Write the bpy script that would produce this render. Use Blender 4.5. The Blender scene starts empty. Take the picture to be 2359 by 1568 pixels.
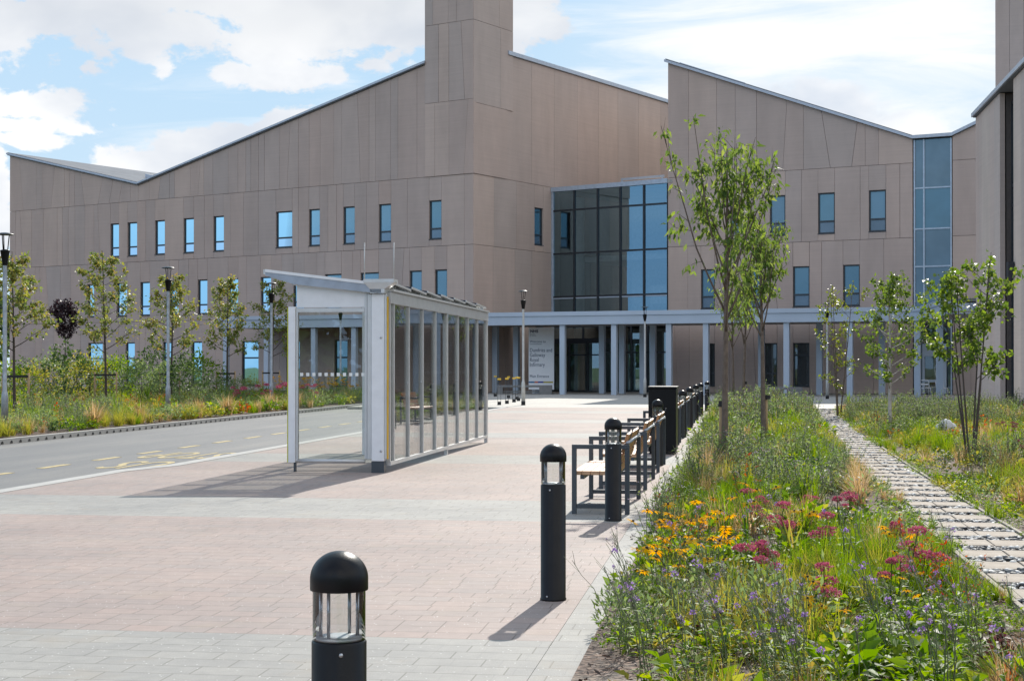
import bpy, math, random
import numpy as np
from mathutils import Vector, Matrix

random.seed(11)
rng = np.random.default_rng(11)
SC = bpy.context.scene
COL = SC.collection
EYE = 1.55                      # camera height in metres
FOC = 3600.0                    # focal length in units of a 2358 px wide picture
AX = math.atan(0.143)           # the paving, road and benches run at this angle to the view
D1 = np.array([math.sin(AX), math.cos(AX)])
D2 = np.array([math.cos(AX), -math.sin(AX)])
ROT = -AX


def ST(s, t, z=0.0):
    p = s * D1 + t * D2
    return (float(p[0]), float(p[1]), z)


def at(u, Y, z=0.0):
    return ((u - 1179.0) / FOC * Y, Y, z)


def lin(r, g, b):
    f = lambda c: ((c / 255.0 + 0.055) / 1.055) ** 2.4 if c > 10 else c / 255.0 / 12.92
    return (f(r), f(g), f(b), 1.0)


# ------------------------------------------------------------------ object helpers
def tag(o, label=None, cat=None, group=None, kind=None):
    if label: o['label'] = label
    if cat: o['category'] = cat
    if group: o['group'] = group
    if kind: o['kind'] = kind
    return o


def empty(name, loc=(0, 0, 0), rz=0.0, label=None, cat=None, group=None):
    o = bpy.data.objects.new(name, None)
    o.empty_display_size = 0.3
    COL.objects.link(o)
    o.location = loc
    o.rotation_euler = (0, 0, rz)
    return tag(o, label, cat, group)


def world_mat(o):
    m = Matrix.Translation(o.location) @ o.rotation_euler.to_matrix().to_4x4()
    return world_mat(o.parent) @ m if o.parent else m


def dup(o, loc=None, rz=None, label=None, scale=None, parent=None, group=None):
    c = o.copy()
    COL.objects.link(c)
    if parent: c.parent = parent
    if loc is not None: c.location = loc
    if rz is not None: c.rotation_euler = (0, 0, rz)
    if scale is not None: c.scale = (scale, scale, scale) if np.isscalar(scale) else scale
    if label: c['label'] = label
    if group: c['group'] = group
    for ch in list(o.children):
        dup(ch, parent=c)
    return c


class MB:
    """collects solids into one mesh"""
    def __init__(s):
        s.v, s.f, s.m, s.sm = [], [], [], []

    def add(s, vs, fs, mi=0, smooth=False):
        b = len(s.v)
        s.v += [tuple(map(float, p)) for p in vs]
        for f in fs:
            s.f.append(tuple(i + b for i in f)); s.m.append(mi); s.sm.append(smooth)
        return s

    def hexa(s, p, mi=0):
        """8 points: bottom four counter-clockwise seen from above, then top four"""
        return s.add(p, [(3, 2, 1, 0), (4, 5, 6, 7), (0, 1, 5, 4), (1, 2, 6, 5), (2, 3, 7, 6), (3, 0, 4, 7)], mi)

    def box(s, x0, x1, y0, y1, z0, z1, mi=0):
        return s.hexa([(x0, y0, z0), (x1, y0, z0), (x1, y1, z0), (x0, y1, z0),
                       (x0, y0, z1), (x1, y0, z1), (x1, y1, z1), (x0, y1, z1)], mi)

    def prism(s, poly, z0, z1, mi=0):
        n = len(poly)
        vs = [(x, y, z0) for x, y in poly] + [(x, y, z1) for x, y in poly]
        fs = [tuple(range(n - 1, -1, -1)), tuple(range(n, 2 * n))]
        fs += [(i, (i + 1) % n, n + (i + 1) % n, n + i) for i in range(n)]
        return s.add(vs, fs, mi)

    def extrude(s, poly, vec, mi=0):
        n = len(poly)
        v = np.array(vec, float)
        vs = [tuple(p) for p in poly] + [tuple(np.array(p, float) + v) for p in poly]
        fs = [tuple(range(n - 1, -1, -1)), tuple(range(n, 2 * n))]
        fs += [(i, (i + 1) % n, n + (i + 1) % n, n + i) for i in range(n)]
        return s.add(vs, fs, mi)

    def quad(s, a, b, c, d, mi=0):
        return s.add([a, b, c, d], [(0, 1, 2, 3)], mi)

    def bar(s, a, b, w, h=None, mi=0, up=(0, 0, 1)):
        """square bar from a to b"""
        h = w if h is None else h
        a, b = Vector(a), Vector(b)
        d = (b - a).normalized()
        u = Vector(up)
        if abs(d.dot(u)) > 0.95: u = Vector((0, 1, 0))
        x = d.cross(u).normalized() * (w / 2)
        y = x.normalized().cross(d) * (h / 2)
        p = [a - x - y, a + x - y, a + x + y, a - x + y, b - x - y, b + x - y, b + x + y, b - x + y]
        return s.add(p, [(3, 2, 1, 0), (4, 5, 6, 7), (0, 1, 5, 4), (1, 2, 6, 5), (2, 3, 7, 6), (3, 0, 4, 7)], mi)

    def lathe(s, prof, seg=24, c=(0, 0, 0), mi=0, smooth=True, cap=True):
        vs, fs = [], []
        for r, z in prof:
            for k in range(seg):
                a = 2 * math.pi * k / seg
                vs.append((c[0] + r * math.cos(a), c[1] + r * math.sin(a), c[2] + z))
        n = len(prof)
        for i in range(n - 1):
            for k in range(seg):
                k2 = (k + 1) % seg
                fs.append((i * seg + k, i * seg + k2, (i + 1) * seg + k2, (i + 1) * seg + k))
        s.add(vs, fs, mi, smooth)
        if cap:
            b = len(s.v) - n * seg
            s.f.append(tuple(b + k for k in range(seg - 1, -1, -1))); s.m.append(mi); s.sm.append(False)
            e = b + (n - 1) * seg
            s.f.append(tuple(e + k for k in range(seg))); s.m.append(mi); s.sm.append(False)
        return s

    def tube(s, pts, rad, seg=6, mi=0):
        pts = [Vector(p) for p in pts]
        n = len(pts)
        if np.isscalar(rad): rad = [rad] * n
        vs, fs = [], []
        ref = Vector((0.31, 0.17, 0.93)).normalized()
        for i, p in enumerate(pts):
            d = (pts[min(i + 1, n - 1)] - pts[max(i - 1, 0)]).normalized()
            r0 = ref if abs(d.dot(ref)) < 0.9 else Vector((1, 0, 0))
            x = d.cross(r0).normalized(); y = d.cross(x)
            for k in range(seg):
                a = 2 * math.pi * k / seg
                vs.append(p + (x * math.cos(a) + y * math.sin(a)) * rad[i])
        for i in range(n - 1):
            for k in range(seg):
                k2 = (k + 1) % seg
                fs.append((i * seg + k, (i + 1) * seg + k, (i + 1) * seg + k2, i * seg + k2))
        fs.append(tuple(range(seg))); fs.append(tuple((n - 1) * seg + k for k in range(seg - 1, -1, -1)))
        return s.add(vs, fs, mi, True)

    def build(s, name, mats, parent=None, world=False, bevel=0.0, loc=None, recalc=True):
        me = bpy.data.meshes.new(name)
        v = s.v
        if world and parent is not None:
            inv = world_mat(parent).inverted()
            v = [tuple(inv @ Vector(p)) for p in v]
        me.from_pydata(v, [], s.f)
        if not isinstance(mats, (list, tuple)): mats = [mats]
        for m in mats: me.materials.append(m)
        me.polygons.foreach_set('material_index', s.m)
        me.polygons.foreach_set('use_smooth', s.sm)
        if recalc:
            import bmesh
            bm = bmesh.new(); bm.from_mesh(me)
            bmesh.ops.recalc_face_normals(bm, faces=bm.faces)
            bm.to_mesh(me); bm.free()
        me.update()
        o = bpy.data.objects.new(name, me)
        COL.objects.link(o)
        if parent is not None: o.parent = parent
        if loc is not None: o.location = loc
        if bevel > 0:
            b = o.modifiers.new('edge', 'BEVEL'); b.width = bevel; b.segments = 2; b.limit_method = 'ANGLE'
            b.angle_limit = math.radians(40)
        return o


class NB:
    """numpy mesh collector for foliage"""
    def __init__(s):
        s.v, s.fs, s.n = [], [], 0

    def add(s, V, F, mi=0):
        V = np.asarray(V, float).reshape(-1, 3); F = np.asarray(F)
        s.v.append(V); s.fs.append((F + s.n, mi)); s.n += len(V)
        return s

    def put(s, other, M, loc):
        """add a copy of another NB transformed by 3x3 M and moved to loc"""
        b = s.n
        for V in other.v: s.v.append(V @ M.T + loc)
        for F, mi in other.fs: s.fs.append((F + b, mi))
        s.n += other.n
        return s

    def freeze(s):
        V = np.concatenate(s.v)
        d = {}
        for F, mi in s.fs: d.setdefault((F.shape[1], mi), []).append(F)
        s.v = [V]; s.fs = [(np.concatenate(L), mi) for (k, mi), L in d.items()]
        return s

    def build(s, name, mats, parent=None, smooth=False, loc=None):
        me = bpy.data.meshes.new(name)
        V = np.concatenate(s.v)
        me.vertices.add(len(V)); me.vertices.foreach_set('co', V.astype(np.float32).ravel())
        li = np.concatenate([F.ravel() for F, _ in s.fs])
        lt = np.concatenate([np.full(len(F), F.shape[1]) for F, _ in s.fs])
        mi = np.concatenate([np.full(len(F), m) for F, m in s.fs])
        ls = np.concatenate([[0], np.cumsum(lt)[:-1]])
        me.loops.add(len(li)); me.loops.foreach_set('vertex_index', li.astype(np.int32))
        me.polygons.add(len(lt))
        me.polygons.foreach_set('loop_start', ls.astype(np.int32))
        me.polygons.foreach_set('loop_total', lt.astype(np.int32))
        if not isinstance(mats, (list, tuple)): mats = [mats]
        for m in mats: me.materials.append(m)
        me.polygons.foreach_set('material_index', mi.astype(np.int32))
        if smooth: me.polygons.foreach_set('use_smooth', np.ones(len(lt), bool))
        me.update(calc_edges=True)
        o = bpy.data.objects.new(name, me)
        COL.objects.link(o)
        if parent is not None: o.parent = parent
        if loc is not None: o.location = loc
        return o


def unit(a):
    return a / np.maximum(np.linalg.norm(a, axis=-1, keepdims=True), 1e-9)


def leaf_geo(pos, ax, nr, L, W, fold=0.25, bend=0.15):
    pos = np.asarray(pos, float); N = len(pos)
    ax = unit(np.asarray(ax, float)); side = unit(np.cross(ax, nr)); n2 = np.cross(side, ax)
    L = np.broadcast_to(np.asarray(L, float), (N,))[:, None]; W = np.broadcast_to(np.asarray(W, float), (N,))[:, None]
    m = pos + ax * L * .5 + n2 * bend * L * .4
    l = pos + ax * .42 * L - side * W / 2 + n2 * fold * W
    r = pos + ax * .42 * L + side * W / 2 + n2 * fold * W
    t = pos + ax * L - n2 * bend * L
    V = np.stack([pos, l, m, r, t], 1).reshape(-1, 3)
    b = np.arange(N)[:, None] * 5
    F = np.concatenate([b + np.array([0, 2, 4, 1]), b + np.array([0, 3, 4, 2])])
    return V, F


def blade_geo(pos, yaw, H, lean, W, S=3):
    pos = np.asarray(pos, float); N = len(pos)
    B = lambda a: np.broadcast_to(np.asarray(a, float), (N,))
    yaw, H, lean, W = B(yaw), B(H), B(lean), B(W)
    u = np.linspace(0, 1, S + 1)[None, :]
    h = H[:, None] * (u - .35 * np.minimum(lean, 1.2)[:, None] * u ** 2.2)
    d = H[:, None] * lean[:, None] * u ** 1.8
    c = np.stack([np.cos(yaw), np.sin(yaw), np.zeros(N)], -1)
    sd = np.stack([-np.sin(yaw), np.cos(yaw), np.zeros(N)], -1)
    w = (W[:, None] * (1 - u ** 1.6 * .92))[..., None] / 2
    ctr = pos[:, None, :] + c[:, None, :] * d[..., None] + np.array([0, 0, 1.0]) * h[..., None]
    V = np.stack([ctr - sd[:, None, :] * w, ctr + sd[:, None, :] * w], 2).reshape(-1, 3)
    b = (np.arange(N) * (S + 1) * 2)[:, None]
    F = np.concatenate([b + np.array([2 * k, 2 * k + 1, 2 * k + 3, 2 * k + 2]) for k in range(S)])
    return V, F


def stem_geo(P, R):
    """P (N,K,3) centre lines, R (N,K) radii -> three-sided stems"""
    N, K, _ = P.shape
    R = np.broadcast_to(R, (N, K))
    ang = np.array([0, 2.094, 4.189])
    off = np.stack([np.cos(ang), np.sin(ang), 0 * ang], -1)
    V = (P[:, :, None, :] + off[None, None] * R[..., None, None]).reshape(-1, 3)
    b = (np.arange(N) * K * 3)[:, None]
    F = []
    for k in range(K - 1):
        for j in range(3):
            j2 = (j + 1) % 3
            F.append(b + np.array([k * 3 + j, k * 3 + j2, (k + 1) * 3 + j2, (k + 1) * 3 + j]))
    return V, np.concatenate(F)


def rdir(n, up=0.0):
    d = rng.normal(size=(n, 3)); d[:, 2] += up
    return unit(d)


def rotz(a, s=1.0):
    return np.array([[math.cos(a), -math.sin(a), 0], [math.sin(a), math.cos(a), 0], [0, 0, 1]]) * s


def vnoise(x, y, seed=0):
    x = np.asarray(x, float); y = np.asarray(y, float)
    xi, yi = np.floor(x).astype(int), np.floor(y).astype(int)
    fx, fy = x - xi, y - yi
    fx, fy = fx * fx * (3 - 2 * fx), fy * fy * (3 - 2 * fy)
    def h(a, b):
        n = (a * 374761393 + b * 668265263 + seed * 1442695041) & 0x7fffffff
        n = ((n ^ (n >> 13)) * 1274126177) & 0x7fffffff
        return ((n ^ (n >> 16)) & 0xffff) / 65535.0
    return (h(xi, yi) * (1 - fx) + h(xi + 1, yi) * fx) * (1 - fy) + (h(xi, yi + 1) * (1 - fx) + h(xi + 1, yi + 1) * fx) * fy


# ------------------------------------------------------------------ materials
class NT:
    def __init__(s, tree):
        s.t = tree; s.n = tree.nodes; s.l = tree.links

    def node(s, typ, **kw):
        n = s.n.new(typ)
        for k, v in kw.items():
            if k.startswith('i_'):
                n.inputs[k[2:].replace('_', ' ')].default_value = v
            else: setattr(n, k, v)
        return n

    def link(s, a, b): s.l.new(a, b)

    def val(s, x, sock):
        if hasattr(x, 'is_linked') or hasattr(x, 'links'): s.l.new(x, sock)
        else: sock.default_value = x

    def math(s, op, a, b=None, c=None, clamp=False):
        n = s.n.new('ShaderNodeMath'); n.operation = op; n.use_clamp = clamp
        s.val(a, n.inputs[0])
        if b is not None: s.val(b, n.inputs[1])
        if c is not None: s.val(c, n.inputs[2])
        return n.outputs[0]

    def mix(s, f, a, b, blend='MIX'):
        n = s.n.new('ShaderNodeMix'); n.data_type = 'RGBA'; n.blend_type = blend
        s.val(f, n.inputs[0]); s.val(a, n.inputs[6]); s.val(b, n.inputs[7])
        return n.outputs[2]

    def ramp(s, f, stops, interp='LINEAR'):
        n = s.n.new('ShaderNodeValToRGB'); cr = n.color_ramp; cr.interpolation = interp
        while len(cr.elements) < len(stops): cr.elements.new(0.5)
        for e, (p, c) in zip(cr.elements, stops):
            e.position = p; e.color = c if len(c) == 4 else (*c, 1)
        s.l.new(f, n.inputs[0])
        return n.outputs[0]

    def maprange(s, f, a, b, c=0.0, d=1.0, smooth=False):
        n = s.n.new('ShaderNodeMapRange'); n.clamp = True
        if smooth: n.interpolation_type = 'SMOOTHSTEP'
        s.val(f, n.inputs[0])
        for i, x in enumerate((a, b, c, d)): n.inputs[i + 1].default_value = x
        return n.outputs[0]

    def noise(s, vec, scale, detail=4, rough=.55, dist=0.0):
        n = s.n.new('ShaderNodeTexNoise'); n.inputs['Scale'].default_value = scale
        n.inputs['Detail'].default_value = detail; n.inputs['Roughness'].default_value = rough
        n.inputs['Distortion'].default_value = dist
        if vec is not None: s.l.new(vec, n.inputs['Vector'])
        return n.outputs['Fac']


def new_mat(name):
    m = bpy.data.materials.new(name); m.use_nodes = True
    m.node_tree.nodes.clear()
    t = NT(m.node_tree)
    out = t.node('ShaderNodeOutputMaterial')
    return m, t, out


def P_mat(name, col, rough=0.6, metal=0.0, spec=0.5, var=0.12, scale=6.0, bump=0.0, bscale=60.0, coat=0.0):
    m, t, out = new_mat(name)
    p = t.node('ShaderNodeBsdfPrincipled')
    tc = t.node('ShaderNodeTexCoord').outputs['Object']
    n = t.noise(tc, scale, 5)
    c = col if len(col) == 4 else (*col, 1)
    dark = tuple(x * (1 - var) for x in c[:3]) + (1,); lite = tuple(min(1, x * (1 + var)) for x in c[:3]) + (1,)
    t.link(t.ramp(n, [(0.3, dark), (0.7, lite)]), p.inputs['Base Color'])
    p.inputs['Metallic'].default_value = metal
    p.inputs['Specular IOR Level'].default_value = spec
    r = t.maprange(t.noise(tc, scale * 2.3, 3), .3, .7, max(0.03, rough - .07), min(1, rough + .07))
    t.link(r, p.inputs['Roughness'])
    if coat: p.inputs['Coat Weight'].default_value = coat; p.inputs['Coat Roughness'].default_value = .1
    if bump:
        b = t.node('ShaderNodeBump'); b.inputs['Strength'].default_value = bump; b.inputs['Distance'].default_value = .004
        t.link(t.noise(tc, bscale, 3), b.inputs['Height']); t.link(b.outputs[0], p.inputs['Normal'])
    t.link(p.outputs[0], out.inputs[0])
    return m


def leaf_mat(name, cols, trans=0.45, rough=0.42, spec=0.5, tgain=1.7, gain=1.0):
    cols = [tuple(min(.8, x * gain) for x in c) for c in cols]
    m, t, out = new_mat(name)
    g = t.node('ShaderNodeNewGeometry')
    oi = t.node('ShaderNodeObjectInfo')
    r = t.math('FRACT', t.math('ADD', g.outputs['Random Per Island'], t.math('MULTIPLY', oi.outputs['Random'], .37)))
    n = len(cols)
    c = t.ramp(r, [((i + .5) / n, (*x, 1)) for i, x in enumerate(cols)])
    p = t.node('ShaderNodeBsdfPrincipled')
    t.link(c, p.inputs['Base Color'])
    p.inputs['Roughness'].default_value = rough; p.inputs['Specular IOR Level'].default_value = spec
    tr = t.node('ShaderNodeBsdfTranslucent')
    hs = t.node('ShaderNodeHueSaturation'); hs.inputs['Saturation'].default_value = 1.1; hs.inputs['Value'].default_value = tgain
    hs.inputs['Hue'].default_value = .475
    t.link(c, hs.inputs['Color']); t.link(hs.outputs[0], tr.inputs['Color'])
    mx = t.node('ShaderNodeMixShader'); mx.inputs[0].default_value = trans
    t.link(p.outputs[0], mx.inputs[1]); t.link(tr.outputs[0], mx.inputs[2]); t.link(mx.outputs[0], out.inputs[0])
    return m


def glass_mat(name, tint=(.9, .95, .93), refl=0.06, rough=0.0, gcol=(1, 1, 1), ior=1.5, gain=1.0):
    """thin sheet glass: see-through plus a Fresnel mirror"""
    m, t, out = new_mat(name)
    tr = t.node('ShaderNodeBsdfTransparent'); tr.inputs[0].default_value = (*tint, 1)
    gl = t.node('ShaderNodeBsdfGlossy'); gl.inputs['Roughness'].default_value = rough; gl.inputs['Color'].default_value = (*gcol, 1)
    fr = t.node('ShaderNodeFresnel'); fr.inputs['IOR'].default_value = ior
    f = t.math('ADD', t.math('MULTIPLY', fr.outputs[0], gain), refl, clamp=True)
    mx = t.node('ShaderNodeMixShader'); t.link(f, mx.inputs[0])
    t.link(tr.outputs[0], mx.inputs[1]); t.link(gl.outputs[0], mx.inputs[2]); t.link(mx.outputs[0], out.inputs[0])
    return m


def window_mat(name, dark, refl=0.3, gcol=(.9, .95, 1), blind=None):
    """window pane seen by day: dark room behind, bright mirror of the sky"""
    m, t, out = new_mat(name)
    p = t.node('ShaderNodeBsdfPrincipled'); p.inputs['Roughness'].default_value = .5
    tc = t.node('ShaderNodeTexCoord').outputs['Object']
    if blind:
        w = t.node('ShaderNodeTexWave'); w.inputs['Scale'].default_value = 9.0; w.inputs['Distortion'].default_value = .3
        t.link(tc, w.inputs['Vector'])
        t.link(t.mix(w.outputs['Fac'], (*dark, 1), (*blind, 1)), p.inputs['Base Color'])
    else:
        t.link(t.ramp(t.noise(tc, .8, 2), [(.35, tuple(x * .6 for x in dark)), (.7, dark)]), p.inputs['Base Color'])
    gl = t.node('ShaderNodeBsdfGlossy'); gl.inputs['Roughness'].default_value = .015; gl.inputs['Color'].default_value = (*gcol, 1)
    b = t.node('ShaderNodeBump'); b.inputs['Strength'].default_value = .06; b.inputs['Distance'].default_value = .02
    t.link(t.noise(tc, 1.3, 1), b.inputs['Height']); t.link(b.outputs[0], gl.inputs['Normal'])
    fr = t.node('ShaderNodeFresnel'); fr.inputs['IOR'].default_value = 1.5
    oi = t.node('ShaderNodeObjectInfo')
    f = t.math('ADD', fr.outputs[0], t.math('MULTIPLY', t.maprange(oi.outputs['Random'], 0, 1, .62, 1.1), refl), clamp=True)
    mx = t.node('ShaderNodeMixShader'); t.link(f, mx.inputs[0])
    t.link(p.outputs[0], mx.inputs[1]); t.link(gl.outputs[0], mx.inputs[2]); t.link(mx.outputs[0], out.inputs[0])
    return m


def facade_mat(name, cols, rough=.8):
    m, t, out = new_mat(name)
    p = t.node('ShaderNodeBsdfPrincipled')
    g = t.node('ShaderNodeNewGeometry'); tc = t.node('ShaderNodeTexCoord').outputs['Object']
    n = len(cols)
    c = t.ramp(g.outputs['Random Per Island'], [((i + .5) / n, (*x, 1)) for i, x in enumerate(cols)])
    mp = t.node('ShaderNodeMapping'); mp.inputs['Scale'].default_value = (.5, .5, .16); t.link(tc, mp.inputs[0])
    st = t.maprange(t.noise(mp.outputs[0], 1.6, 6, .6), .3, .72, .91, 1.07)
    rb = t.node('ShaderNodeTexNoise'); rb.inputs['Scale'].default_value = 1.0; rb.inputs['Detail'].default_value = 2
    mp2 = t.node('ShaderNodeMapping'); mp2.inputs['Scale'].default_value = (.35, .35, 14.0); t.link(tc, mp2.inputs[0])
    t.link(mp2.outputs[0], rb.inputs['Vector'])
    rib = t.maprange(rb.outputs['Fac'], .3, .7, .965, 1.03)
    k = t.math('MULTIPLY', st, rib)
    hs = t.node('ShaderNodeHueSaturation'); t.link(c, hs.inputs['Color']); t.link(k, hs.inputs['Value'])
    t.link(hs.outputs[0], p.inputs['Base Color'])
    p.inputs['Roughness'].default_value = rough; p.inputs['Specular IOR Level'].default_value = .25
    b = t.node('ShaderNodeBump'); b.inputs['Strength'].default_value = .35; b.inputs['Distance'].default_value = .01
    t.link(rb.outputs['Fac'], b.inputs['Height']); t.link(b.outputs[0], p.inputs['Normal'])
    t.link(p.outputs[0], out.inputs[0])
    return m


M = {}
PW = [(.485, .388, .334), (.53, .412, .348), (.465, .386, .34), (.52, .397, .332), (.50, .404, .35), (.555, .432, .36)]
M['panel'] = facade_mat('precast_panel', PW)
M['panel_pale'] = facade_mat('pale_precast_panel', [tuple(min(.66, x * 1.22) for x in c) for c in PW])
M['joint'] = P_mat('joint_sealant', (.12, .10, .09), .9)
M['alu'] = P_mat('silver_aluminium', (.60, .61, .61), .38, .35, var=.06)
M['white_alu'] = P_mat('white_coated_panel', (.76, .78, .80), .4, 0, var=.05)
M['canopy'] = P_mat('pale_blue_grey_coating', (.44, .51, .59), .42, 0, var=.05, scale=.7)
M['soffit'] = P_mat('soffit_board', (.35, .33, .31), .7)
M['roof'] = P_mat('grey_roof_sheet', (.19, .2, .215), .8, .0, .05, var=.1, scale=.5)
M['flash'] = P_mat('roof_flashing', (.47, .51, .57), .4, .2, var=.08)
M['frame'] = P_mat('charcoal_window_frame', (.028, .034, .042), .4, 0, spec=.6)
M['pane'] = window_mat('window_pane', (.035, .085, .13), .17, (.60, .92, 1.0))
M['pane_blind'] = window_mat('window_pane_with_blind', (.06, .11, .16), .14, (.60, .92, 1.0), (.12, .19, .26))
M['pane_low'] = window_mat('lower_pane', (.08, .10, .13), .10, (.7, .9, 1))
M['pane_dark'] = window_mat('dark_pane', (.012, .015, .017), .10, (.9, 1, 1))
M['curtain'] = glass_mat('curtain_wall_glass', (.66, .74, .76), .31, 0.01, (.55, .84, 1.0))
M['door_glass'] = glass_mat('entrance_glass', (.40, .46, .46), .26, 0.0, (.8, .95, .95))
M['stair_glass'] = window_mat('stair_glass', (.09, .125, .15), .13, (.65, .9, 1.0))
M['mullion'] = P_mat('dark_mullion', (.03, .035, .042), .4, .2)
M['pale_mullion'] = P_mat('pale_mullion', (.45, .52, .6), .4, .2)
M['inside'] = P_mat('interior_plaster', (.55, .55, .55), .8)
M['inside_pale'] = P_mat('interior_column_paint', (.5, .56, .56), .6)
M['black'] = P_mat('black_powder_coat', (.006, .006, .007), .36, 0, spec=.24, var=.15, bump=.12, bscale=220)
M['iron'] = P_mat('dark_grey_powder_coat', (.060, .072, .084), .42, .1, spec=.5, var=.08)
M['lens'] = glass_mat('clear_lens', (.90, .91, .91), .05, 0.0)
M['diffuser'] = P_mat('pale_lamp_disc', (.62, .66, .69), .35, .2)
M['rod'] = P_mat('steel_rod', (.42, .44, .47), .3, .8)
M['screw'] = P_mat('steel_screw', (.5, .51, .52), .35, .8)
M['galv'] = P_mat('galvanised_steel', (.36, .39, .42), .5, .55, var=.22, scale=9)
M['pale_post'] = P_mat('pale_galvanised_steel', (.5, .5, .48), .5, .3, var=.1)
M['yellow'] = P_mat('yellow_plastic', (.72, .46, .02), .45)
M['yellow_strip'] = P_mat('yellow_edge_strip', (.68, .40, .02), .4)
M['lime_strip'] = P_mat('yellow_green_edge_strip', (.48, .48, .03), .4)
M['shelter_glass'] = glass_mat('shelter_glass', (.95, .97, .96), .02, 0.0, gain=.9)
M['roof_glass'] = glass_mat('tinted_roof_glass', (.965, .965, .93), .015, 0.05, gain=.5)
M['roof_trim'] = P_mat('blue_grey_roof_trim', (.34, .39, .46), .45, .2)
M['decal'] = P_mat('white_vinyl', (.78, .80, .78), .6)
M['solar'] = P_mat('solar_cell', (.02, .025, .05), .15, 0, spec=.8)
M['concrete'] = P_mat('grey_concrete', (.20, .20, .195), .85, var=.12, scale=5, bump=.3)
M['sign'] = P_mat('white_sign_panel', (.92, .92, .93), .35, var=.02)
M['ink'] = P_mat('navy_lettering', (.03, .045, .11), .5)
M['s_blue'] = P_mat('stripe_blue', (.03, .16, .34), .5)
M['s_orange'] = P_mat('stripe_orange', (.55, .13, .06), .5)
M['s_violet'] = P_mat('stripe_violet', (.05, .05, .30), .5)
M['s_olive'] = P_mat('stripe_olive', (.42, .36, .05), .5)
M['white_plastic'] = P_mat('white_plastic', (.72, .74, .76), .4)
M['rubber'] = P_mat('black_rubber', (.02, .02, .02), .8)
M['rock'] = P_mat('pale_rock', (.62, .61, .58), .8, var=.18, scale=9, bump=.5, bscale=30)
EXPOSURE = 1.06
# ------------------------------------------------------------------ sky, sun, camera
SUN_AZ, SUN_EL = math.radians(12.6), math.radians(33.0)     # azimuth clockwise from the view axis (+Y)
SV = Vector((math.sin(SUN_AZ) * math.cos(SUN_EL), math.cos(SUN_AZ) * math.cos(SUN_EL), math.sin(SUN_EL)))
SKY_STRENGTH = 0.15


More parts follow.
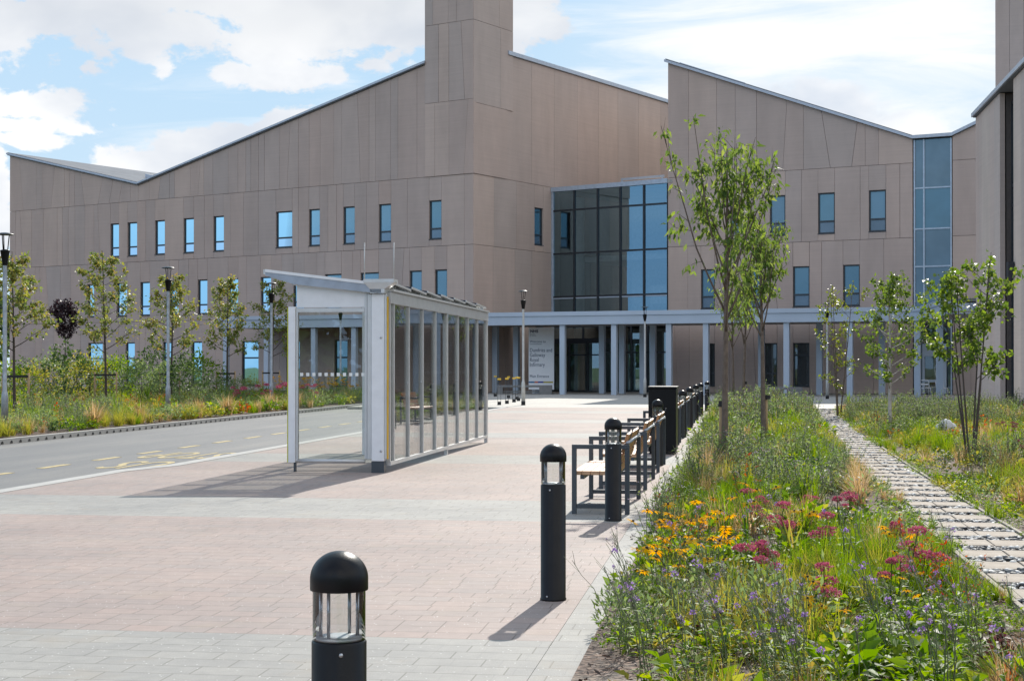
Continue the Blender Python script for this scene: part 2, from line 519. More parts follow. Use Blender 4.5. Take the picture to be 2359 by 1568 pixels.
def make_world():
    w = bpy.data.worlds.new("World"); SC.world = w; w.use_nodes = True
    w.node_tree.nodes.clear()
    t = NT(w.node_tree)
    out = t.node('ShaderNodeOutputWorld'); bg = t.node('ShaderNodeBackground')
    bg.inputs['Strength'].default_value = SKY_STRENGTH
    sky = t.node('ShaderNodeTexSky'); sky.sky_type = 'NISHITA'; sky.sun_disc = False
    sky.sun_elevation = SUN_EL; sky.sun_rotation = SUN_AZ
    sky.air_density = 1.0; sky.dust_density = .2; sky.ozone_density = 1.3; sky.altitude = 50
    tc = t.node('ShaderNodeTexCoord')
    d = tc.outputs['Generated']
    sx = t.node('ShaderNodeSeparateXYZ'); t.link(d, sx.inputs[0])
    X, Y, Z = sx.outputs
    az = t.math('ARCTAN2', X, Y)
    el = t.math('ARCSINE', Z)
    # clouds live on a layer overhead (for the dome) and as heaps near the horizon (placed by azimuth and elevation)
    cv = t.node('ShaderNodeCombineXYZ'); t.link(az, cv.inputs[0]); t.link(t.math('MULTIPLY', el, 1.6), cv.inputs[1])
    n1 = t.noise(cv.outputs[0], 11.0, 9, .60, .35)
    n2 = t.noise(cv.outputs[0], 34.0, 6, .62, .2)
    cs = t.node('ShaderNodeCombineXYZ'); t.link(t.math('MULTIPLY', az, .42), cs.inputs[0]); t.link(t.math('MULTIPLY', el, 3.2), cs.inputs[1])
    n3 = t.noise(cs.outputs[0], 9.0, 8, .62, .8)             # streaky high cloud

    def A(u): return math.atan((u - 1179) / FOC)
    def E(u, v): return math.atan((845 - v) / math.hypot(FOC, u - 1179))

    def heap(u, v, ru, rv, gain=1.0, tilt=0.0):
        """soft elliptical weight around the direction through (u, v)"""
        dx = t.math('SUBTRACT', az, A(u)); dy = t.math('SUBTRACT', el, E(u, v))
        c, s = math.cos(tilt), math.sin(tilt)
        x = t.math('ADD', t.math('MULTIPLY', dx, c), t.math('MULTIPLY', dy, s))
        y = t.math('SUBTRACT', t.math('MULTIPLY', dy, c), t.math('MULTIPLY', dx, s))
        q = t.math('ADD', t.math('POWER', t.math('ABSOLUTE', t.math('DIVIDE', x, ru / FOC)), 2.0),
                   t.math('POWER', t.math('ABSOLUTE', t.math('DIVIDE', y, rv / FOC)), 2.0))
        return t.math('MULTIPLY', t.math('SUBTRACT', 1.0, t.math('SQRT', q)), gain)

    def union(L):
        r = L[0]
        for k in L[1:]: r = t.math('MAXIMUM', r, k)
        return r

    W = union([heap(-60, 40, 300, 150), heap(180, 20, 360, 130), heap(330, 60, 250, 90), heap(480, -40, 520, 110), heap(640, 80, 130, 120), heap(700, 40, 220, 120),
               heap(850, 10, 260, 140), heap(940, 70, 120, 90), heap(690, 175, 120, 45), heap(40, 245, 190, 62), heap(30, 285, 230, 30), heap(60, 322, 120, 30),
               heap(530, 160, 75, 28, .55), heap(372, 170, 42, 50, .55), heap(197, 157, 38, 34, .55), heap(855, 150, 60, 26, .55),
               heap(460, 350, 230, 80, 1, .28), heap(330, 390, 170, 60), heap(600, 310, 160, 60, 1, .3), heap(-10, 420, 60, 160),
               heap(1190, 30, 170, 110)])
    Wr = union([heap(1930, 250, 190, 95, 1, -.2), heap(2070, 300, 160, 60)])
    Hz = union([heap(1500, 300, 900, 150), heap(2150, 60, 420, 300), heap(1750, 110, 620, 130), heap(1330, 175, 220, 60)])
    dens = t.maprange(t.math('ADD', t.math('MULTIPLY', W, .85), t.math('ADD', t.math('MULTIPLY', t.math('SUBTRACT', n1, .5), 2.3), t.math('MULTIPLY', t.math('SUBTRACT', n2, .5), 1.5))), .08, .32, 0, 1, True)
    densr = t.maprange(t.math('ADD', t.math('MULTIPLY', Wr, .9), t.math('ADD', t.math('MULTIPLY', t.math('SUBTRACT', n1, .5), 1.8), t.math('MULTIPLY', t.math('SUBTRACT', n2, .5), .7))), .12, .5, 0, 1, True)
    wisp = t.maprange(t.math('ADD', t.math('MULTIPLY', Hz, .5), t.math('MULTIPLY', t.math('SUBTRACT', n3, .5), 2.1)), -.12, .55, 0, .97, True)
    # bright unseen cloud added round the dome as neutral fill light for shaded walls
    cd = t.node('ShaderNodeVectorMath'); cd.operation = 'DIVIDE'
    zz = t.math('MAXIMUM', t.math('ADD', Z, .12), .05)
    cz = t.node('ShaderNodeCombineXYZ')
    for i in range(3): t.link(zz, cz.inputs[i])
    t.link(d, cd.inputs[0]); t.link(cz.outputs[0], cd.inputs[1])
    nd = t.noise(cd.outputs[0], .75, 8, .6, .4)
    back = t.math('MULTIPLY', t.maprange(Y, -.05, .35, 1, 0), t.maprange(el, .05, .42, .04, 1, True))
    dome = t.math('MULTIPLY', t.maprange(nd, .38, .60, 0, .92, True), back)
    # shading inside the heaps: grey bases, bright tops
    sh = t.maprange(t.noise(cv.outputs[0], 7.0, 5, .5, .2), .36, .62, 0, 1, True)
    skyc = sky.outputs[0]
    g = 1.0 / SKY_STRENGTH / 2 ** EXPOSURE
    G = lambda r_, g_, b_: (r_ * g, g_ * g, b_ * g, 1)
    frontal = t.maprange(Y, .05, .45, 0, 1, True)
    blue = t.mix(t.maprange(el, .0, .24, 0, 1), G(.70, .86, .98), G(.50, .735, .97))
    blue = t.mix(t.maprange(az, -.02, .16, 0, .55), blue, G(.86, .95, 1.02))
    white = G(1.04, 1.05, 1.06)
    c1 = t.mix(sh, G(.74, .79, .87), white)
    high = t.maprange(el, .185, .245, 0, .9)
    c1 = t.mix(t.math('MULTIPLY', high, t.maprange(t.noise(cv.outputs[0], 5.0, 4, .5), .38, .6, 1, .25)), c1, G(.60, .645, .71))
    skyb = t.mix(t.maprange(el, .04, .42, .97, 0, True), skyc, G(.32, .54, .86))
    c = t.mix(frontal, skyb, blue)
    c = t.mix(dome, c, G(1.62, 1.54, 1.42))
    c = t.mix(t.math('MULTIPLY', wisp, frontal), c, white)
    c = t.mix(densr, c, t.mix(sh, G(.66, .74, .86), white))
    c = t.mix(dens, c, c1)
    t.link(c, bg.inputs['Color']); t.link(bg.outputs[0], out.inputs['Surface'])


make_world()
sl = bpy.data.lights.new('sun', 'SUN'); sl.energy = 2.6; sl.angle = math.radians(0.53); sl.color = (1.0, .945, .86)
so = bpy.data.objects.new('sun', sl); COL.objects.link(so); so.location = SV * 60
so.rotation_euler = SV.to_track_quat('Z', 'Y').to_euler()

cam = bpy.data.cameras.new('camera'); co = bpy.data.objects.new('camera', cam); COL.objects.link(co)
cam.sensor_width = 36; cam.lens = FOC / 2358 * 36
PITCH = 22.0 / FOC
cam.shift_y = (61.0 - 22.0) / 2358
co.location = (0, 0, EYE); co.rotation_euler = (math.pi / 2 + PITCH, 0, 0)
cam.clip_start = .1; cam.clip_end = 6000
SC.camera = co
SC.view_settings.view_transform = 'Standard'; SC.view_settings.look = 'None'
SC.view_settings.exposure = EXPOSURE; SC.view_settings.gamma = 1
SC.render.engine = 'CYCLES'
SC.cycles.max_bounces = 8; SC.cycles.transparent_max_bounces = 24; SC.cycles.caustics_reflective = False
SC.cycles.sample_clamp_indirect = 6
try: SC.cycles.use_denoising = True
except Exception: pass


# ------------------------------------------------------------------ ground sheets
def paving_mat(name, banded=True, pale=1.0, bw=.36, rh=.2):
    m, t, out = new_mat(name)
    tc = t.node('ShaderNodeTexCoord').outputs['Object']
    sx = t.node('ShaderNodeSeparateXYZ'); t.link(tc, sx.inputs[0])
    p = t.node('ShaderNodeBsdfPrincipled')

    def brick(w, h, mort, off, c1, c2, mc):
        b = t.node('ShaderNodeTexBrick'); b.offset = off; b.squash = 1.0
        b.inputs['Scale'].default_value = 1.0; b.inputs['Mortar Size'].default_value = mort
        b.inputs['Mortar Smooth'].default_value = .25; b.inputs['Bias'].default_value = 0
        b.inputs['Brick Width'].default_value = w; b.inputs['Row Height'].default_value = h
        b.inputs['Color1'].default_value = (*c1, 1); b.inputs['Color2'].default_value = (*c2, 1); b.inputs['Mortar'].default_value = (*mc, 1)
        return b
    # uneven joints: push the lookup about a little, row by row
    row = t.math('FLOOR', t.math('DIVIDE', sx.outputs[1], .2))
    wn = t.node('ShaderNodeTexWhiteNoise'); wn.noise_dimensions = '1D'; t.link(row, wn.inputs['W'])
    xs = t.math('ADD', sx.outputs[0], t.math('MULTIPLY', wn.outputs['Value'], .34))
    cv = t.node('ShaderNodeCombineXYZ'); t.link(xs, cv.inputs[0]); t.link(sx.outputs[1], cv.inputs[1])
    big = t.noise(tc, .55, 5, .6)
    fine = t.noise(tc, 190, 2, .7)
    mid = t.noise(tc, 9, 4, .6)
    pk = brick(.26, .2, .0045, .5, (.335, .268, .238), (.302, .258, .236), (.195, .163, .142))
    t.link(cv.outputs[0], pk.inputs['Vector'])
    gy = brick(bw, rh, .0045 * rh / .2, .5, (.318, .312, .288), (.282, .279, .262), (.19, .185, .165))
    t.link(cv.outputs[0], gy.inputs['Vector'])
    if banded:
        fr = t.math('FRACT', t.math('DIVIDE', t.math('ADD', sx.outputs[1], 92.0 - 6.40), 9.2))
        isg = t.math('LESS_THAN', fr, 2.4 / 9.2)
        col = t.mix(isg, pk.outputs['Color'], gy.outputs['Color'])
    else:
        col = gy.outputs['Color']
    if pale != 1.0: col = t.mix(1.0, col, (pale, pale * .985, pale * .96, 1), 'MULTIPLY')
    joint = t.math('ADD', t.math('MULTIPLY', pk.outputs['Fac'], .5), t.math('MULTIPLY', gy.outputs['Fac'], .5))
    # tone drift, speckle of the aggregate, quartz glints painted as pale specks
    col = t.mix(1.0, col, t.ramp(big, [(.3, (.86, .86, .87, 1)), (.7, (1.12, 1.10, 1.08, 1))]), 'MULTIPLY')
    col = t.mix(1.0, col, t.ramp(mid, [(.3, (.93, .93, .93, 1)), (.7, (1.07, 1.06, 1.05, 1))]), 'MULTIPLY')
    col = t.mix(1.0, col, t.ramp(fine, [(.28, (.68, .67, .66, 1)), (.72, (1.3, 1.3, 1.3, 1))]), 'MULTIPLY')
    vo = t.node('ShaderNodeTexVoronoi'); vo.inputs['Scale'].default_value = 55; t.link(tc, vo.inputs['Vector'])
    vr = t.node('ShaderNodeSeparateColor'); t.link(vo.outputs['Color'], vr.inputs[0])
    sp = t.math('MULTIPLY', t.math('LESS_THAN', vo.outputs['Distance'], .20), t.math('GREATER_THAN', vr.outputs[0], .95))
    col = t.mix(sp, col, (.85, .84, .8, 1))
    # silt caught along some joints, a few stains
    st = t.maprange(t.noise(tc, 1.7, 6, .62), .56, .74, 0, .42)
    col = t.mix(st, col, (.30, .25, .19, 1))
    t.link(col, p.inputs['Base Color'])
    ms = t.node('ShaderNodeMapping'); ms.inputs['Scale'].default_value = (1, .22, 1); ms.inputs['Rotation'].default_value = (0, 0, .5); t.link(tc, ms.inputs[0])
    sm = t.maprange(t.noise(ms.outputs[0], .8, 5, .65), .57, .70, 0, .16)
    col = t.mix(sm, col, (.13, .12, .11, 1))
    t.link(col, p.inputs['Base Color'])
    p.inputs['Specular IOR Level'].default_value = .2
    t.link(t.maprange(fine, .3, .7, .62, .85), p.inputs['Roughness'])
    b = t.node('ShaderNodeBump'); b.inputs['Strength'].default_value = .5; b.inputs['Distance'].default_value = .003
    t.link(t.math('SUBTRACT', t.math('MULTIPLY', fine, .5), t.math('MULTIPLY', pk.outputs['Fac'], 1.0)), b.inputs['Height'])
    t.link(b.outputs[0], p.inputs['Normal'])
    t.link(p.outputs[0], out.inputs[0])
    return m


def asphalt_mat():
    m, t, out = new_mat('asphalt')
    tc = t.node('ShaderNodeTexCoord').outputs['Object']
    p = t.node('ShaderNodeBsdfPrincipled')
    mp = t.node('ShaderNodeMapping'); mp.inputs['Scale'].default_value = (1, .12, 1); t.link(tc, mp.inputs[0])
    a = t.noise(mp.outputs[0], 1.2, 5, .6); f = t.noise(tc, 120, 2, .7)
    c = t.ramp(a, [(.3, (.120, .122, .124, 1)), (.52, (.15, .149, .145, 1)), (.72, (.19, .183, .168, 1))])
    c = t.mix(1.0, c, t.ramp(f, [(.3, (.6, .6, .6, 1)), (.7, (1.4, 1.4, 1.4, 1))]), 'MULTIPLY')
    t.link(c, p.inputs['Base Color']); p.inputs['Roughness'].default_value = .75; p.inputs['Specular IOR Level'].default_value = .35
    b = t.node('ShaderNodeBump'); b.inputs['Strength'].default_value = .6; b.inputs['Distance'].default_value = .004
    t.link(f, b.inputs['Height']); t.link(b.outputs[0], p.inputs['Normal'])
    t.link(p.outputs[0], out.inputs[0])
    return m


def soil_mat():
    m, t, out = new_mat('bark_mulch_soil')
    tc = t.node('ShaderNodeTexCoord').outputs['Object']
    p = t.node('ShaderNodeBsdfPrincipled')
    v = t.node('ShaderNodeTexVoronoi'); v.inputs['Scale'].default_value = 28; t.link(tc, v.inputs['Vector'])
    vr = t.node('ShaderNodeSeparateColor'); t.link(v.outputs['Color'], vr.inputs[0])
    c = t.ramp(vr.outputs[0], [(.1, (.045, .028, .02, 1)), (.5, (.10, .062, .042, 1)), (.9, (.19, .12, .085, 1))])
    sand = t.maprange(t.noise(tc, .9, 4), .58, .68, 0, .8)
    c = t.mix(sand, c, (.24, .20, .155, 1))
    t.link(c, p.inputs['Base Color']); p.inputs['Roughness'].default_value = .9
    b = t.node('ShaderNodeBump'); b.inputs['Strength'].default_value = .9; b.inputs['Distance'].default_value = .02
    t.link(v.outputs['Distance'], b.inputs['Height']); t.link(b.outputs[0], p.inputs['Normal'])
    t.link(p.outputs[0], out.inputs[0])
    return m


M['paving'] = paving_mat('block_paving')
M['strip'] = paving_mat('grey_edge_blocks', False)
M['asphalt'] = asphalt_mat()
M['soil'] = soil_mat()
M['kerb'] = P_mat('pale_kerb_concrete', (.37, .36, .335), .8, var=.12, scale=3, bump=.3)
M['slabs'] = paving_mat('pale_concourse_slabs', False, 1.42, .9, .6)
M['field'] = P_mat('rough_grass_field', (.06, .09, .03), .9, var=.4, scale=.05)
M['road_paint'] = P_mat('worn_yellow_paint', (.43, .34, .16), .8, var=.3, scale=14)


def sheet(name, poly_ts, z0, z1, mat, kind='structure'):
    """slab whose outline is given as (t, s) pairs; its own axes follow the paving"""
    mb = MB().prism(poly_ts, z0, z1)
    o = mb.build(name, mat)
    o.rotation_euler = (0, 0, ROT)
    return tag(o, kind=kind)


def rect(t0, t1, s0, s1): return [(t0, s0), (t1, s0), (t1, s1), (t0, s1)]


g = MB().quad((-2500, -1500, -.45), (2500, -1500, -.45), (2500, 4000, -.45), (-2500, 4000, -.45)).build('ground', M['field'])
tag(g, kind='structure')
sheet('plaza_paving', [(-8.95, -6), (-1.024, -6), (-1.024, 59.5), (-8.65, 59.5), (-8.65, 23.6), (-8.95, 22.2)], -.3, 0, M['paving'])
sheet('paving_edge_strip', rect(-1.02, -.8, -6, 59.5), -.3, .002, M['strip'])
sheet('near_kerb', [(-9.2, -6), (-8.954, -6), (-8.954, 22.2), (-8.654, 23.6), (-8.654, 59.5), (-8.9, 59.5), (-8.9, 23.8), (-9.2, 22.4)], -.3, .006, M['kerb'])
sheet('road', rect(-15.4, -8.8, -10, 66), -.3, -.1, M['asphalt'])
sheet('concourse_paving', [(-15, 59.504), (40, 59.504), (40, 122), (-60, 122), (-60, 74), (-15, 74)], -.3, .001, M['slabs'])
fk = sheet('far_kerb', rect(-15.55, -15.404, -10, 73), -.3, .02, M['kerb'])
h = MB()
for k in range(112):                                             # half-moon drain holes in the kerb face
    s0 = 24 + k * .43
    pts = [(-15.402, s0 + .06 * math.cos(a), -.085 + .062 * math.sin(a)) for a in np.linspace(0, math.pi, 7)]
    h.extrude(pts, (.004, 0, 0))
ho = h.build('drain_holes', M['rubber'], fk)
mk = MB()
for s0 in (19.9, 22.0, 24.1, 26.3, 28.4, 30.6, 32.7, 34.9, 37.0, 39.2, 41.4, 43.6, 45.8, 48.0):
    mk.prism(rect(-11.27, -11.13, s0, s0 + 1.05), -.1, -.094)
mo = mk.build('road_lane_dashes', M['road_paint']); mo.rotation_euler = (0, 0, ROT); tag(mo, kind='structure')


def text_obj(body, size, mat, name, parent=None, loc=(0, 0, 0), rot=(0, 0, 0), sx=1.0, extrude=.002, bold=0.0, align='LEFT'):
    cu = bpy.data.curves.new(name, 'FONT'); cu.body = body; cu.size = size; cu.extrude = extrude; cu.offset = bold
    cu.align_x = align; cu.resolution_u = 3
    tmp = bpy.data.objects.new(name + '_tmp', cu); COL.objects.link(tmp)
    bpy.context.view_layer.update()
    me = bpy.data.meshes.new_from_object(tmp.evaluated_get(bpy.context.evaluated_depsgraph_get()))
    bpy.data.objects.remove(tmp); bpy.data.curves.remove(cu)
    me.name = name; me.materials.clear(); me.materials.append(mat)
    o = bpy.data.objects.new(name, me); COL.objects.link(o)
    if parent is not None: o.parent = parent
    o.location = loc; o.rotation_euler = rot; o.scale = (sx, 1, 1)
    return o


for body, s_, t_, w_ in (('BUS', 26.15, -9.05, .80), ('STOP', 29.0, -9.42, .60)):
    o = text_obj(body, 2.75, M['road_paint'], 'road_lettering', None, ST(s_, t_, -.0965), (0, 0, math.pi + ROT), w_ * .36, .002, .012)
    tag(o, kind='structure')

# planting beds: slightly uneven soil
def soil_bed(name, poly_fn, s0, s1, n_s, n_t, z=.02, amp=.05):
    V, F = [], []
    for i in range(n_s + 1):
        s = s0 + (s1 - s0) * i / n_s
        ta, tb = poly_fn(s)
        for j in range(n_t + 1):
            t_ = ta + (tb - ta) * j / n_t
            zz = z + amp * float(vnoise(s * 1.3, t_ * 1.3, 3)) * (0 if j in (0, n_t) else 1)
            V.append((t_, s, zz))
    for i in range(n_s):
        for j in range(n_t):
            a = i * (n_t + 1) + j
            F.append((a, a + 1, a + n_t + 2, a + n_t + 1))
    o = MB().add(V, F, 0, True).build(name, M['soil']); o.rotation_euler = (0, 0, ROT)
    return tag(o, kind='structure')


def path_t(s):                       # left edge of the stepping path
    s = np.asarray(s, float)
    return 1.79 + .00045 * np.maximum(s - 18, 0) ** 2 + .008 * np.maximum(s - 18, 0)


PATH_W = .74
soil_bed('flower_bed_soil', lambda s: (-.798, float(path_t(s)) - .045), 2, 59.5, 110, 8)
soil_bed('lawn_side_bed_soil', lambda s: (float(path_t(s)) + PATH_W + .045, 22), 2, 59.5, 90, 20)
soil_bed('roadside_bed_soil', lambda s: (-60, -15.552), 10, 74, 40, 30, .0, .06)
soil_bed('facade_bed_soil', lambda s: (-75, -15.552), 74.004, 124, 20, 20, .0, .02)
# ------------------------------------------------------------------ hospital buildings
class Facade:
    def __init__(s, O, e, n):
        s.O = np.array(O, float); s.e = np.array(e, float) / np.linalg.norm(e); s.n = np.array(n, float) / np.linalg.norm(n)

    def p(s, a, z, d=0.0):
        q = s.O + s.e * a + s.n * d
        return (float(q[0]), float(q[1]), float(z))

    def a(s, u):
        k = (u - 1179) / FOC
        return float((k * s.O[1] - s.O[0]) / (s.e[0] - k * s.e[1]))

    def z(s, u, v):
        return EYE + (845 - v) / FOC * float((s.O + s.e * s.a(u))[1])

    def win(s, u0, u1, z0, z1):
        a0, a1 = sorted((s.a(u0), s.a(u1)))
        return (a0, a1, z0, z1)


def breaks(a0, a1, fixed, lo=.55, hi=2.1, rnd=None):
    """joint positions: every window edge plus random joints between them"""
    L = sorted(set([a0, a1] + [x for x in fixed if a0 < x < a1])); out = []
    for x, y in zip(L[:-1], L[1:]):
        out.append((x, True))
        p = x
        while True:
            p += rnd.uniform(lo, hi)
            if p > y - .45: break
            out.append((p, False))
    out.append((a1, True))
    return out


def panel_wall(mb, F, a0, a1, bands, top, wins, kinks=(), seed=1, lo=.45, hi=1.7, gap=.011, slant=.24, depth=.2):
    rnd = random.Random(seed)
    for bi, (z0, z1) in enumerate(bands):
        is_top = z1 is None
        ws = [w for w in wins if z0 - .2 < (w[2] + w[3]) / 2 < (99 if is_top else z1)]
        fx = [x for w in ws for x in w[:2]] + (list(kinks) if is_top else [])
        br = breaks(a0, a1, fx, lo, hi, rnd)
        bt = []
        for i, (x, fixed) in enumerate(br):
            sl = 0.0
            if not fixed and rnd.random() < slant:
                room = min(x - br[i - 1][0], br[i + 1][0] - x)
                sl = rnd.choice((-1, -1, 1)) * min(.42 * room, rnd.uniform(.2, .75))
            bt.append(x + sl)
        for i in range(len(br) - 1):
            xl, xr, tl, tr = br[i][0], br[i + 1][0], bt[i], bt[i + 1]
            gl = gap * (.5 if rnd.random() < .4 else 1)
            spans = [(z0, z1)]
            for w in ws:
                if w[0] - .01 < (xl + xr) / 2 < w[1] + .01:
                    spans = [(z0, w[2] - .005), (w[3] + .005, z1)]
            for (za, zb) in spans:
                if zb is not None and zb - za < .15: continue
                if zb is None: ztl, ztr = top(tl) - .02, top(tr) - .02
                else: ztl = ztr = zb - gap
                zb0 = za + (gap if za == z0 else 0)
                P = [F.p(xl + gl, zb0), F.p(xr - gl, zb0), F.p(xr - gl, zb0, -depth), F.p(xl + gl, zb0, -depth),
                     F.p(tl + gl, ztl), F.p(tr - gl, ztr), F.p(tr - gl, ztr, -depth), F.p(tl + gl, ztl, -depth)]
                mb.hexa(P)


def add_window(bld, F, w, upper='pane', lower='pane_low', tr=.27, wide=False):
    a0, a1, z0, z1 = w
    ft, d0, d1 = .075, -.17, -.09
    mb = MB()
    def fb(x0, x1, y0, y1, da=d0, db=d1):
        mb.hexa([F.p(x0, y0, db), F.p(x1, y0, db), F.p(x1, y0, da), F.p(x0, y0, da), F.p(x0, y1, db), F.p(x1, y1, db), F.p(x1, y1, da), F.p(x0, y1, da)])
    fb(a0, a0 + ft, z0, z1); fb(a1 - ft, a1, z0, z1)
    fb(a0 + ft, a1 - ft, z0, z0 + ft); fb(a0 + ft, a1 - ft, z1 - ft, z1)
    zt = z0 + (z1 - z0) * tr
    fb(a0 + ft, a1 - ft, zt - .05, zt + .05, d0, d1 + .01)
    fb(a0 - .02, a1 + .02, z0 - .04, z0 - .002, -.1, .03)
    o = mb.build('window', M['frame'], bld, True)
    pn = MB()
    pn.quad(F.p(a0 + .03, zt, -.145), F.p(a1 - .03, zt, -.145), F.p(a1 - .03, z1 - .03, -.145), F.p(a0 + .03, z1 - .03, -.145))
    pn.quad(F.p(a0 + .03, z0 + .03, -.145), F.p(a1 - .03, z0 + .03, -.145), F.p(a1 - .03, zt, -.145), F.p(a0 + .03, zt, -.145), 1)
    q = pn.build('pane', [M[upper], M[lower]], bld, True, recalc=False)
    q.parent = o
    return o


L1, L2, L3 = 4.68, 8.82, 13.02
# ---- left block: sawtooth gable with the flue tower on its corner
CA = np.array([-2.29, 92.6]); eA = np.array([-.8357, .5492]); nA = np.array([-.5492, -.8357])
FA = Facade(CA, eA, nA)
eB = -nA; nB = np.array([.8357, -.5492])
FB = Facade(CA, eB, nB)
hb = empty('hospital_block', (float(CA[0]), float(CA[1]), 0), 0, 'long beige panelled hospital block with sawtooth roofline and tall flue tower', 'building')
LEN_A = FA.a(22); VAL = FA.a(318); Z_TIP, Z_VAL, Z_COR = 17.2, 14.13, 20.66
def topA(a):
    return Z_VAL + (Z_COR - Z_VAL) * (VAL - a) / VAL if a <= VAL else Z_VAL + (Z_TIP - Z_VAL) * (a - VAL) / (LEN_A - VAL)
r1, r2 = (9.25, 11.58), (5.1, 7.4)
W1 = [(253.7, 273.4), (293, 315), (356.5, 379), (422, 445.6), (491, 515), (635, 672.5), (711, 736), (790, 816.5), (872, 900), (988, 1016.5)]
W2 = [(201, 216), (268, 292), (322.6, 344.5), (390, 411), (455, 477), (525, 548), (600, 624), (675, 700), (748, 786), (830, 872), (943, 971), (1001, 1029)]
W0 = [(203, 236), (289, 310), (375, 397), (441, 465), (557, 595), (660, 690), (770, 800)]
wa = [FA.win(u0, u1, *r1) for u0, u1 in W1] + [FA.win(u0, u1, *r2) for u0, u1 in W2] + [FA.win(u0, u1, .35, 3.25) for u0, u1 in W0]
mb = MB()
TW = FA.a(981)                                            # tower width along the long face
panel_wall(mb, FA, 0, LEN_A, [(0.02, L1), (L1, L2), (L2, L3)], None, wa, seed=5)
panel_wall(mb, FA, TW + .02, LEN_A, [(L3, None)], topA, [], kinks=(VAL,), seed=8, lo=.42, hi=1.5)
DEPTH = 34.0
wB = [FB.win(1231, 1251, 9.25, 11.58)]
kB = FB.a(1168)
panel_wall(mb, FB, 0, FB.a(1270) + 1, [(0.02, L1), (L1, L2), (L2, L3)], None, wB, seed=3, lo=1.2, hi=2.6, slant=.05)
panel_wall(mb, FB, kB, 27.5, [(L3, None)], lambda a: Z_COR, [], seed=4, lo=2.6, hi=3.4, slant=0)
mb.build('wall_panels', M['panel'], hb, True)
# the body behind the panels
b = MB()
bd = -.26
prof = [(0.26, 0), (LEN_A - .05, 0), (LEN_A - .05, Z_TIP - .05), (VAL, Z_VAL - .05), (0.26, Z_COR - .08)]
b.extrude([FA.p(a, z, bd) for a, z in prof], (*(-nA * DEPTH), 0))
b.build('wall_core', M['joint'], hb, True)
rf = MB()
def roof_slab(a0, z0, a1, z1, th=.22, o=.12, dep=DEPTH):
    rf.extrude([FA.p(a0, z0, o), FA.p(a1, z1, o), FA.p(a1, z1 + th, o), FA.p(a0, z0 + th, o)], (*(-nA * dep), 0))
roof_slab(LEN_A + .15, Z_TIP - .02, VAL, Z_VAL - .02)
roof_slab(VAL - .02, Z_VAL - .02, TW + .05, topA(TW + .05))
kq = FB.a(1168) + .1
rf.extrude([FA.p(TW + .05, topA(TW + .05), -kq), FA.p(.02, Z_COR, -kq), FA.p(.02, Z_COR + .22, -kq), FA.p(TW + .05, topA(TW + .05) + .22, -kq)], (*(-nA * (DEPTH - kq)), 0))
ro = rf.build('roof', M['roof'], hb, True)
fl = MB()
def flash(a0, z0, a1, z1, w=.12, d0=.13, d1=.2, up=.05):
    fl.hexa([FA.p(a0, z0 + up, d1), FA.p(a1, z1 + up, d1), FA.p(a1, z1 + up, d0), FA.p(a0, z0 + up, d0), FA.p(a0, z0 + w + up, d1), FA.p(a1, z1 + w + up, d1), FA.p(a1, z1 + w + up, d0), FA.p(a0, z0 + w + up, d0)])
flash(LEN_A + .2, Z_TIP, VAL, Z_VAL); flash(VAL, Z_VAL, TW, topA(TW))
for dd in (-6.5, -12.5):                                     # roof seams and rooflight kerbs on the falling slope
    fl.hexa([FA.p(VAL + 1.2, Z_VAL + .48, dd), FA.p(VAL + 6.2, Z_VAL + 1.6, dd), FA.p(VAL + 6.2, Z_VAL + 1.6, dd - .25), FA.p(VAL + 1.2, Z_VAL + .48, dd - .25),
             FA.p(VAL + 1.2, Z_VAL + .75, dd), FA.p(VAL + 6.2, Z_VAL + 1.87, dd), FA.p(VAL + 6.2, Z_VAL + 1.87, dd - .25), FA.p(VAL + 1.2, Z_VAL + .75, dd - .25)])
fl.hexa([FB.p(kB, Z_COR, .02), FB.p(28, Z_COR, .02), FB.p(28, Z_COR, .14), FB.p(kB, Z_COR, .14), FB.p(kB, Z_COR + .24, .02), FB.p(28, Z_COR + .24, .02), FB.p(28, Z_COR + .24, .14), FB.p(kB, Z_COR + .24, .14)])
fl.build('roof_flashing', M['flash'], hb, True)
# flue tower on the corner
tw = MB(); TZ = 27.5; kT = FB.a(1179)
FA2 = Facade(CA + nA * .05 + nB * .05, eA, nA); FB2 = Facade(CA + nA * .05 + nB * .05, eB, nB)
panel_wall(tw, FA2, 0.0, TW + .12, [(L3 + .0, 17.45), (17.45, 22.15), (22.15, TZ)], None, [], seed=21, lo=.6, hi=1.3, depth=.3)
panel_wall(tw, FB2, 0.02, kB, [(L3 + .0, 17.25)], None, [], seed=22, lo=3.5, hi=4, slant=0, depth=.3)
panel_wall(tw, FB2, 0.02, kT + .1, [(17.25, 22.15), (22.15, TZ)], None, [], seed=23, lo=2.6, hi=2.9, slant=0, depth=.3)
q = [FA2.p(.3, 0, -.3), FA2.p(TW, 0, -.3), FA2.p(TW, 0, -kT), FA2.p(.3, 0, -kT)]
tw2 = MB().prism([(x, y) for x, y, z in q], L3, TZ + .1)
to = tw.build('flue_tower', M['panel'], hb, True)
tw2.build('tower_core', M['joint'], hb, True).parent = to
for w in wa:
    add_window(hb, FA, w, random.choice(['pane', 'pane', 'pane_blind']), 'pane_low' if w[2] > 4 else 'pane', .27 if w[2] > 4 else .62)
for w in wB: add_window(hb, FB, w, 'pane', 'pane_low')

